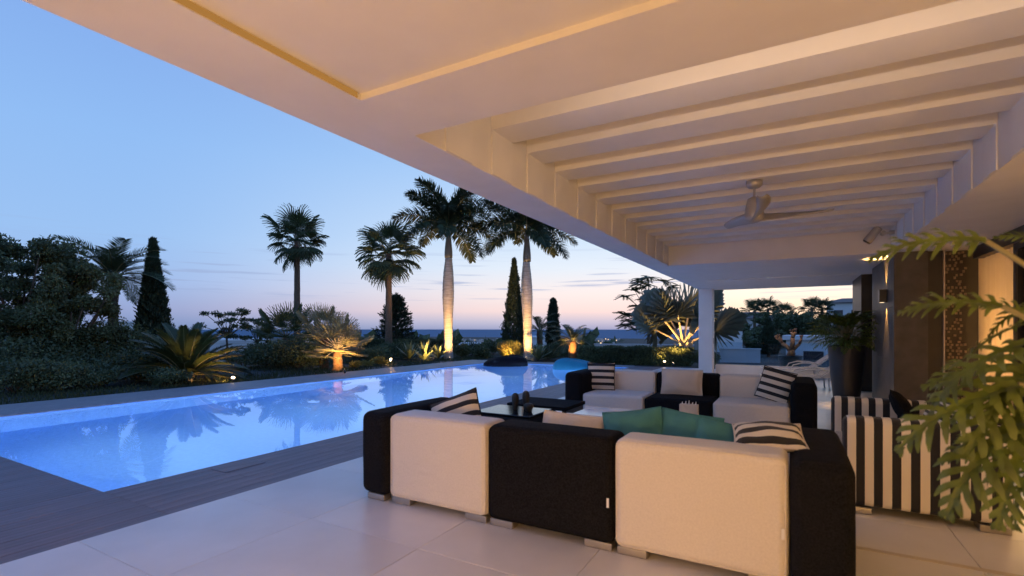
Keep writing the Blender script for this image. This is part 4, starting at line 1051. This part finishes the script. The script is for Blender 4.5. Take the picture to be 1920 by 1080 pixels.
# =================================================================== PLANTERS
def planter(label, x, y, h, r0, r1, mt='pot_black', name='tall_planter'):
    o = thing(name, label, 'planter', (x, y, 0)); prof = [(r0,.001),(r0*1.02,.02)] + [(r0+(r1-r0)*t**.8, .02+(h-.05)*t) for t in (.25,.5,.75,1)] + [(r1*1.03,h-.025),(r1*1.03,h),(r1*.93,h),(r1*.92,h-.06)]
    obj('pot', MB().lathe(prof, 32).mesh('pot', True), mt, o)
    obj('soil', MB().lathe([(r1*.90,h-.06),(r1*.5,h-.045),(.01,h-.04)], 24), 'soil', o); return o
def phil_leaf(name, L_, seed):
    # deeply lobed blade: a mid strip with narrow curling lobes each side
    r_ = random.Random(seed); mb = MB(); K = 16; pts = []; p = Vector((0,0,0))
    for i in range(K+1): pts.append(p.copy()); a = .25 - 1.0*(i/K)**1.3; p = p + Vector((math.cos(a),0,math.sin(a)))*L_/K
    n = 9
    for i in range(n):
        t = (i+.6)/n*.97; x = t*K; k = min(int(x),K-1); c = pts[k].lerp(pts[k+1], x-k); T = (pts[k+1]-pts[k]).normalized(); Nn = Vector((-T.z,0,T.x))
        pl = (.55 + .6*math.sin(math.pi*min(1,t*.95+.12))) * (1-.4*max(0,t-.6)/.4)
        for s_ in (1,-1):
            d_ = Vector((0,s_,0))*1.0 + Nn*(.55+r_.uniform(-.15,.15)) + T*(.45+.8*t)
            LL = L_*.26*pl*r_.uniform(.85,1.15); WW = L_*.062*(1-.2*t)
            strip_leaf(mb, c, d_, Nn, LL, WW, 1.7, 4, .25, [1.15,.8,.95,.75,.22])
            if True:
                d2 = Vector((0,s_,0))*1.0 + T*(1.6) + Nn*.1
                strip_leaf(mb, c + d_.normalized()*LL*r_.uniform(.3,.5), d2, Nn, LL*r_.uniform(.3,.45), WW*.65, 1.2, 2, .25)
    vs = []
    for i, q_ in enumerate(pts):
        w = L_*.05*(1-.7*i/K); vs += [q_+Vector((0,w,.008)), q_+Vector((0,0,-.004)), q_+Vector((0,-w,.008))]
    mb.add(vs, [(3*i+j, 3*i+j+1, 3*i+j+4, 3*i+j+3) for i in range(K) for j in range(2)])
    me = mb.mesh(name, True); me.materials.append(M['leaf_phil']); return me
phL = [phil_leaf('leaf', .55, s_) for s_ in (1,2,3)]
def phil_leaf_obj(parent, root, tip0, blade, s_, roll, stem_r=.008, idx=0):
    # stem from root up to where the blade starts, then the blade along `blade`
    root = Vector(root); tip = Vector(tip0); mid = root.lerp(tip, .5) + Vector((0,0,.12*(tip-root).length))
    pts = [root.lerp(mid, t).lerp(mid.lerp(tip, t), t) for t in (0,.2,.4,.6,.8,1)]
    lf = obj('leaf', phL[idx % 3], None, parent, tip, None, s_)
    q_ = Vector(blade).normalized(); x = q_; y = Vector((0,0,1)).cross(x).normalized(); z = x.cross(y)
    m = Matrix((x, y, z)).transposed() @ Matrix.Rotation(roll, 3, 'X'); lf.rotation_euler = m.to_euler()
    obj('stem', MB().tube(pts, [stem_r*1.3]*2+[stem_r]*4, 7).mesh('stem', True), 'petiole', parent)
# tall planter by the loungers
p = G(1587, 745); planter('tall tapered black planter with a bushy plant, beside the sun loungers', p.x, p.y, 1.10, .24, .34)
o = thing('potted_philodendron', 'dense lobed-leaf plant in the tall black planter near the loungers', 'plant', (p.x, p.y, 1.06))
r_ = random.Random(5)
for k in range(105):
    az = k*2.4; t = (k+.5)/105; el = R(84-112*t); Ls = .16+.20*math.sin(math.pi*min(1,t*1.1))+r_.uniform(-.05,.06)
    tip = (Ls*math.cos(az)*math.cos(el), Ls*math.sin(az)*math.cos(el), Ls*math.sin(el)*1.15+.22)
    phil_leaf_obj(o, (0,0,0), tip, (math.cos(az), math.sin(az), .9*math.sin(el)-.1), .78*r_.uniform(.8,1.15), r_.uniform(-.5,.5), .006, k)
# planter beside the camera whose leaves reach into view
PXc, PYc = 1.32, 2.42
planter('tall tapered black planter standing by the glass wall', PXc, PYc, .95, .20, .27)
o = thing('potted_philodendron', 'large lobed-leaf plant reaching in front of the striped armchair', 'plant', (PXc, PYc, .91))
def FL(u0, v0, u1, v1, d0, d1, s_, roll=0, idx=0):
    # one leaf, blade from picture direction (u0,v0) to (u1,v1) at depths d0, d1
    a = P(u0, d0); a.z = ZV(v0, d0); b_ = P(u1, d1); b_.z = ZV(v1, d1); base = Vector((PXc, PYc, .91))
    phil_leaf_obj(o, (random.uniform(-.08,.08), random.uniform(-.08,.08), 0), a-base, (b_-a)+Vector((0,0,.20*(b_-a).length)), s_*(b_-a).length/.50, roll, .008, idx)
FL(1850, 452, 1640, 500, 1.55, 1.72, 1.0, -.75, 0)
FL(1880, 575, 1690, 600, 1.60, 1.78, 1.0, -.65, 1)
FL(1930, 640, 1760, 780, 1.55, 1.70, 1.05, -.5, 2)
FL(1910, 720, 1715, 850, 1.60, 1.70, 1.05, -.6, 0)
FL(1935, 770, 1800, 960, 1.62, 1.60, 1.05, -.3, 1)
FL(1960, 660, 1840, 860, 1.70, 1.60, 1.0, -.5, 2)
FL(1985, 470, 1860, 450, 1.75, 1.95, .9, .5, 0)
FL(1990, 560, 1850, 640, 1.80, 1.95, .9, .3, 1)
FL(1970, 780, 1870, 930, 1.75, 1.85, 1.0, .4, 2)
FL(1950, 600, 1800, 700, 1.85, 2.0, .9, .0, 0)
FL(1940, 800, 1880, 985, 1.72, 1.66, 1.0, -.2, 2)
FL(1965, 850, 1895, 1000, 1.80, 1.78, .9, .2, 0)
FL(1930, 690, 1860, 800, 1.66, 1.60, .95, -.3, 1)
FL(1955, 690, 1745, 740, 1.75, 1.90, 1.0, -.5, 1)
FL(1975, 720, 1800, 800, 1.85, 1.95, 1.0, -.4, 2)
FL(1990, 620, 1830, 580, 1.70, 1.85, 1.0, -.6, 0)
FL(1960, 820, 1770, 880, 1.70, 1.80, .95, -.4, 1)
for k in range(16):
    az = R(-110 + k*17); el = R(30 + (k*37 % 50)); Ls = .30
    if 70 < (-110+k*17) % 360 < 200: continue
    phil_leaf_obj(o, (0,0,0), (Ls*math.cos(az)*math.cos(el), Ls*math.sin(az)*math.cos(el), Ls*math.sin(el)+.1), (math.cos(az), math.sin(az), .5), .9, 0, .008, k)
# teal pot with a bare branching succulent
p = P(1482, 15.6); planter('low teal round pot holding a bare branching trunk', p.x, p.y, .62, .26, .34, 'pot_teal', 'teal_pot')
o = thing('bare_frangipani', 'bare orange-brown branching trunk in the teal pot', 'plant', (p.x, p.y, .58))
tr = MB()
def br(a, b_, r0, r1): tr.tube([a, tuple((Vector(a)+Vector(b_))/2 + Vector((.02,.0,.03))), b_], [r0,(r0+r1)/2,r1], 9)
br((0,0,-.02),(.02,0,.20),.13,.10); br((0,0,.16),(-.24,.05,.42),.07,.05); br((-.24,.05,.42),(-.32,.02,.62),.05,.04); br((-.24,.05,.42),(-.40,.08,.58),.04,.03)
br((.02,0,.16),(.06,-.02,.60),.085,.06); br((.06,-.02,.6),(.02,0,.78),.05,.04); br((.06,-.02,.6),(.14,-.02,.80),.05,.04)
br((.04,0,.18),(.24,.04,.40),.06,.05); br((.24,.04,.40),(.30,.02,.60),.045,.035)
obj('trunk', tr.mesh('trunk', True), 'frangipani', o)
for b0 in ((-.32,.02,.62),(-.40,.08,.58),(.02,0,.78),(.14,-.02,.80),(.30,.02,.60)):
    for k in range(3):
        a = k*2.1+b0[0]*9; obj('branch_tip', MB().tube([b0, (b0[0]+.05*math.cos(a), b0[1]+.05*math.sin(a), b0[2]+.08)], [.03,.018], 7).mesh('branch_tip', True), 'frangipani', o)

# =================================================================== NEIGHBOURING BUILDINGS AND WALLS
def white_house(label, u0, u1, d, topv, botz, depth, windows=(), name='white_house', roofm=None, mt='villa_white', yaw=0.0):
    a, b_ = P(u0, d), P(u1, d); w = (b_-a).length; c = (a+b_)/2; top = ZV(topv, d)
    o = thing(name, label, 'house', (c.x, c.y, botz), R(YAW)+yaw-math.atan(((u0+u1)/2-UC)/FPX)); h = top-botz
    obj('wall', MB().box(-w/2, w/2, 0, depth, 0, h), mt, o)
    if roofm == 'hip':
        e = .35; rh = w*.16; obj('roof', MB().add([(-w/2-e,-e,h+.003),(w/2+e,-e,h+.003),(w/2+e,depth+e,h+.003),(-w/2-e,depth+e,h+.003),(-w*.15,depth/2,h+rh),(w*.15,depth/2,h+rh)], [(0,1,5,4),(1,2,5),(2,3,4,5),(3,0,4),(0,3,2,1)]), 'roof_tile', o)
    else:
        obj('roof', MB().box(-w/2-.15, w/2+.15, -.15, depth+.15, h+.003, h+.22), mt, o)
    for (x0, x1, z0, z1) in windows:
        f = obj('window', MB().box(x0*w-w/2, x1*w-w/2, -.05, -.002, z0*h, z1*h), 'villa_white', o)
        obj('pane', MB().box(x0*w-w/2+.08, x1*w-w/2-.08, -.07, -.052, z0*h+.08, z1*h-.08), 'window_dark', f)
    return o
white_house('white house with hipped dark roof seen past the column', 1366, 1452, 55, 597, -.5, 6, [(.15,.35,.45,.8),(.6,.8,.45,.8)], 'hipped_house', 'hip')
white_house('tall white house with peaked roof above the potted plant', 1556, 1625, 52, 567, -.5, 7, [(.15,.4,.55,.85),(.55,.8,.55,.85),(.2,.45,.15,.4)], 'peaked_house', 'hip')
white_house('flat white house lower down the slope behind the slim cypress', 205, 256, 62, 606, -6, 8, [(.2,.45,.6,.9)])
white_house('flat white house glimpsed behind the open-crowned tree', 405, 497, 55, 640, -5, 8, [(.1,.3,.55,.85),(.7,.9,.55,.85)])
white_house('wide flat white roofed house below the garden between the royal palms', 862, 945, 75, 648, -9, 10, [(.2,.4,.5,.8),(.6,.8,.5,.8)])
white_house('white house beyond the short blunt cypress', 995, 1050, 70, 634, -7, 9, [(.3,.6,.55,.85)])
def wall(label, u0, u1, d0, d1, topv, th=.2, z0=-.3, name='garden_wall'):
    a, b_ = P(u0, d0), P(u1, d1); L_ = (b_-a).length; c = (a+b_)/2; top = ZV(topv, (d0+d1)/2)
    o = thing(name, label, 'wall', (c.x, c.y, z0), math.atan2(b_.y-a.y, b_.x-a.x))
    obj('wall_face', MB().box(-L_/2, L_/2, -th/2, th/2, 0, top-z0-.05), 'villa_white', o); obj('wall_cap', MB().box(-L_/2-.03, L_/2+.03, -th/2-.03, th/2+.03, top-z0-.049, top-z0), 'villa_white', o)
wall('long low white wall just behind the clipped hedge', 1115, 1300, 25.5, 24.0, 645)
wall('low white garden wall beyond the glass balustrade', 1350, 1425, 22.5, 22.0, 653)
wall('white wall under the hipped house', 1335, 1392, 38, 37, 620)
wall('white wall beside the open-crowned tree, behind bushes', 395, 560, 30, 31, 641, .25, -1.5)
b_ = white_house('low white block with a dark opening behind the teal pot', 1482, 1600, 24, 638, -.3, 3, [(.22,.55,.05,.62)], 'pool_house')
# trees beyond the open end
limb_tree('dark round tree directly behind the hipped house corner', 'distant_tree', 1455, 44, 585, 2.2, 34, 180, .24, 'leaf_dark', 21, .12, 'trees beyond the balustrade', .15)
limb_tree('dark tree between the hipped house and the teal pot', 'distant_tree', 1400, 40, 606, 1.6, 28, 170, .22, 'leaf_dark', 22, .1, 'trees beyond the balustrade', .15)
limb_tree('broad dark tree above the low white block', 'distant_tree', 1500, 42, 588, 2.4, 38, 190, .24, 'leaf_dark', 23, .1, 'trees beyond the balustrade', .15)
limb_tree('dark tree in front of the peaked house', 'distant_tree', 1552, 40, 590, 2.0, 34, 180, .24, 'leaf_mid', 24, .1, 'trees beyond the balustrade', .15)
limb_tree('low dark tree rising behind the garden wall past the balustrade', 'distant_tree', 1440, 30, 622, 1.3, 26, 170, .18, 'leaf_dark', 25, .08, 'trees beyond the balustrade', .12)
limb_tree('dark tree farthest along, behind the tall planter', 'distant_tree', 1595, 36, 592, 2.0, 34, 180, .22, 'leaf_dark', 26, .08, 'trees beyond the balustrade', .12)
cypress('dark cypress cone beyond the glass balustrade', 1441, 27, 600, 1.2, 7, 5000)
def farpalm(label, u, d, topv, seed):
    p = P(u, d); o = thing('distant_palm', label, 'palm tree', (p.x, p.y, GROUNDZ), 0, 'small palms on the skyline'); H = ZV(topv, d)-.8
    obj('trunk', trunk_mesh(H, .16, .13, 8, 4), 'bark', o); crown(o, 'fan_leaf', wasF, 18, H, 80, -40, (.75,.95), seed, .06)
for i, (u, v, l) in enumerate([(1415,566,'skyline palm left of the taller tree above the hipped house'), (1440,564,'skyline palm directly above the dark cypress cone'), (1470,572,'small skyline palm between the two palm pairs'), (1522,562,'skyline palm in the pair near the peaked house, fuller one'), (1541,564,'skyline palm standing closest to the peaked house')]): farpalm(l, u, 50, v, i)
# town on the coastal plain
tb = MB(); tl = MB(); rt = random.Random(9)
for k in range(520):
    u = rt.uniform(560, 1160); d = rt.uniform(1500, 3900); p = P(u, d); s_ = rt.uniform(8, 26); h = rt.uniform(5, 15) + (6 if rt.random() < .15 else 0)
    tb.box(p.x-s_/2, p.x+s_/2, p.y-s_/2, p.y+s_/2, -85.5, -84.4+h)
    if rt.random() < .30:
        q_ = P(u, d-s_); z = -84.4+rt.uniform(3,9); tl.box(q_.x-2.2, q_.x+2.2, q_.y-2.2, q_.y+2.2, z, z+4)
q = obj('distant_town', tb, 'town_wall'); q['kind'] = 'stuff'; q['label'] = 'far-off coastal town in front of the sea'; q['category'] = 'town'
q = obj('town_lights', tl, 'town_light'); q['kind'] = 'stuff'; q['label'] = 'scattered warm lights of the far town'; q['category'] = 'town lights'
fb = MB(); FV = []
pts = []
for k in range(260):
    u = rt.uniform(520, 1180); d = 10**rt.uniform(2.0, 3.4); p = P(u, d); z = terrain_z(p.x, p.y); s_ = rt.uniform(2.5, 5)*(1 if d < 600 else 2.2)
    pts.append(blob(60, (p.x, p.y, z+s_*.6), (s_, s_, s_*.8)))
for k in range(150):
    u = rt.uniform(800, 1170); d = rt.uniform(2300, 3950); p = P(u, d); s_ = rt.uniform(7, 16)
    pts.append(blob(50, (p.x, p.y, -84.4+s_*.5), (s_*2, s_*2, s_*.7)))
V = leaves(np.concatenate(pts), 2.6, .7); q = obj('distant_woodland', quads_mesh('distant_woodland', V, 'leaf_dark')); q['kind'] = 'stuff'; q['label'] = 'scattered dark trees down the slope to the coast'; q['category'] = 'woodland'
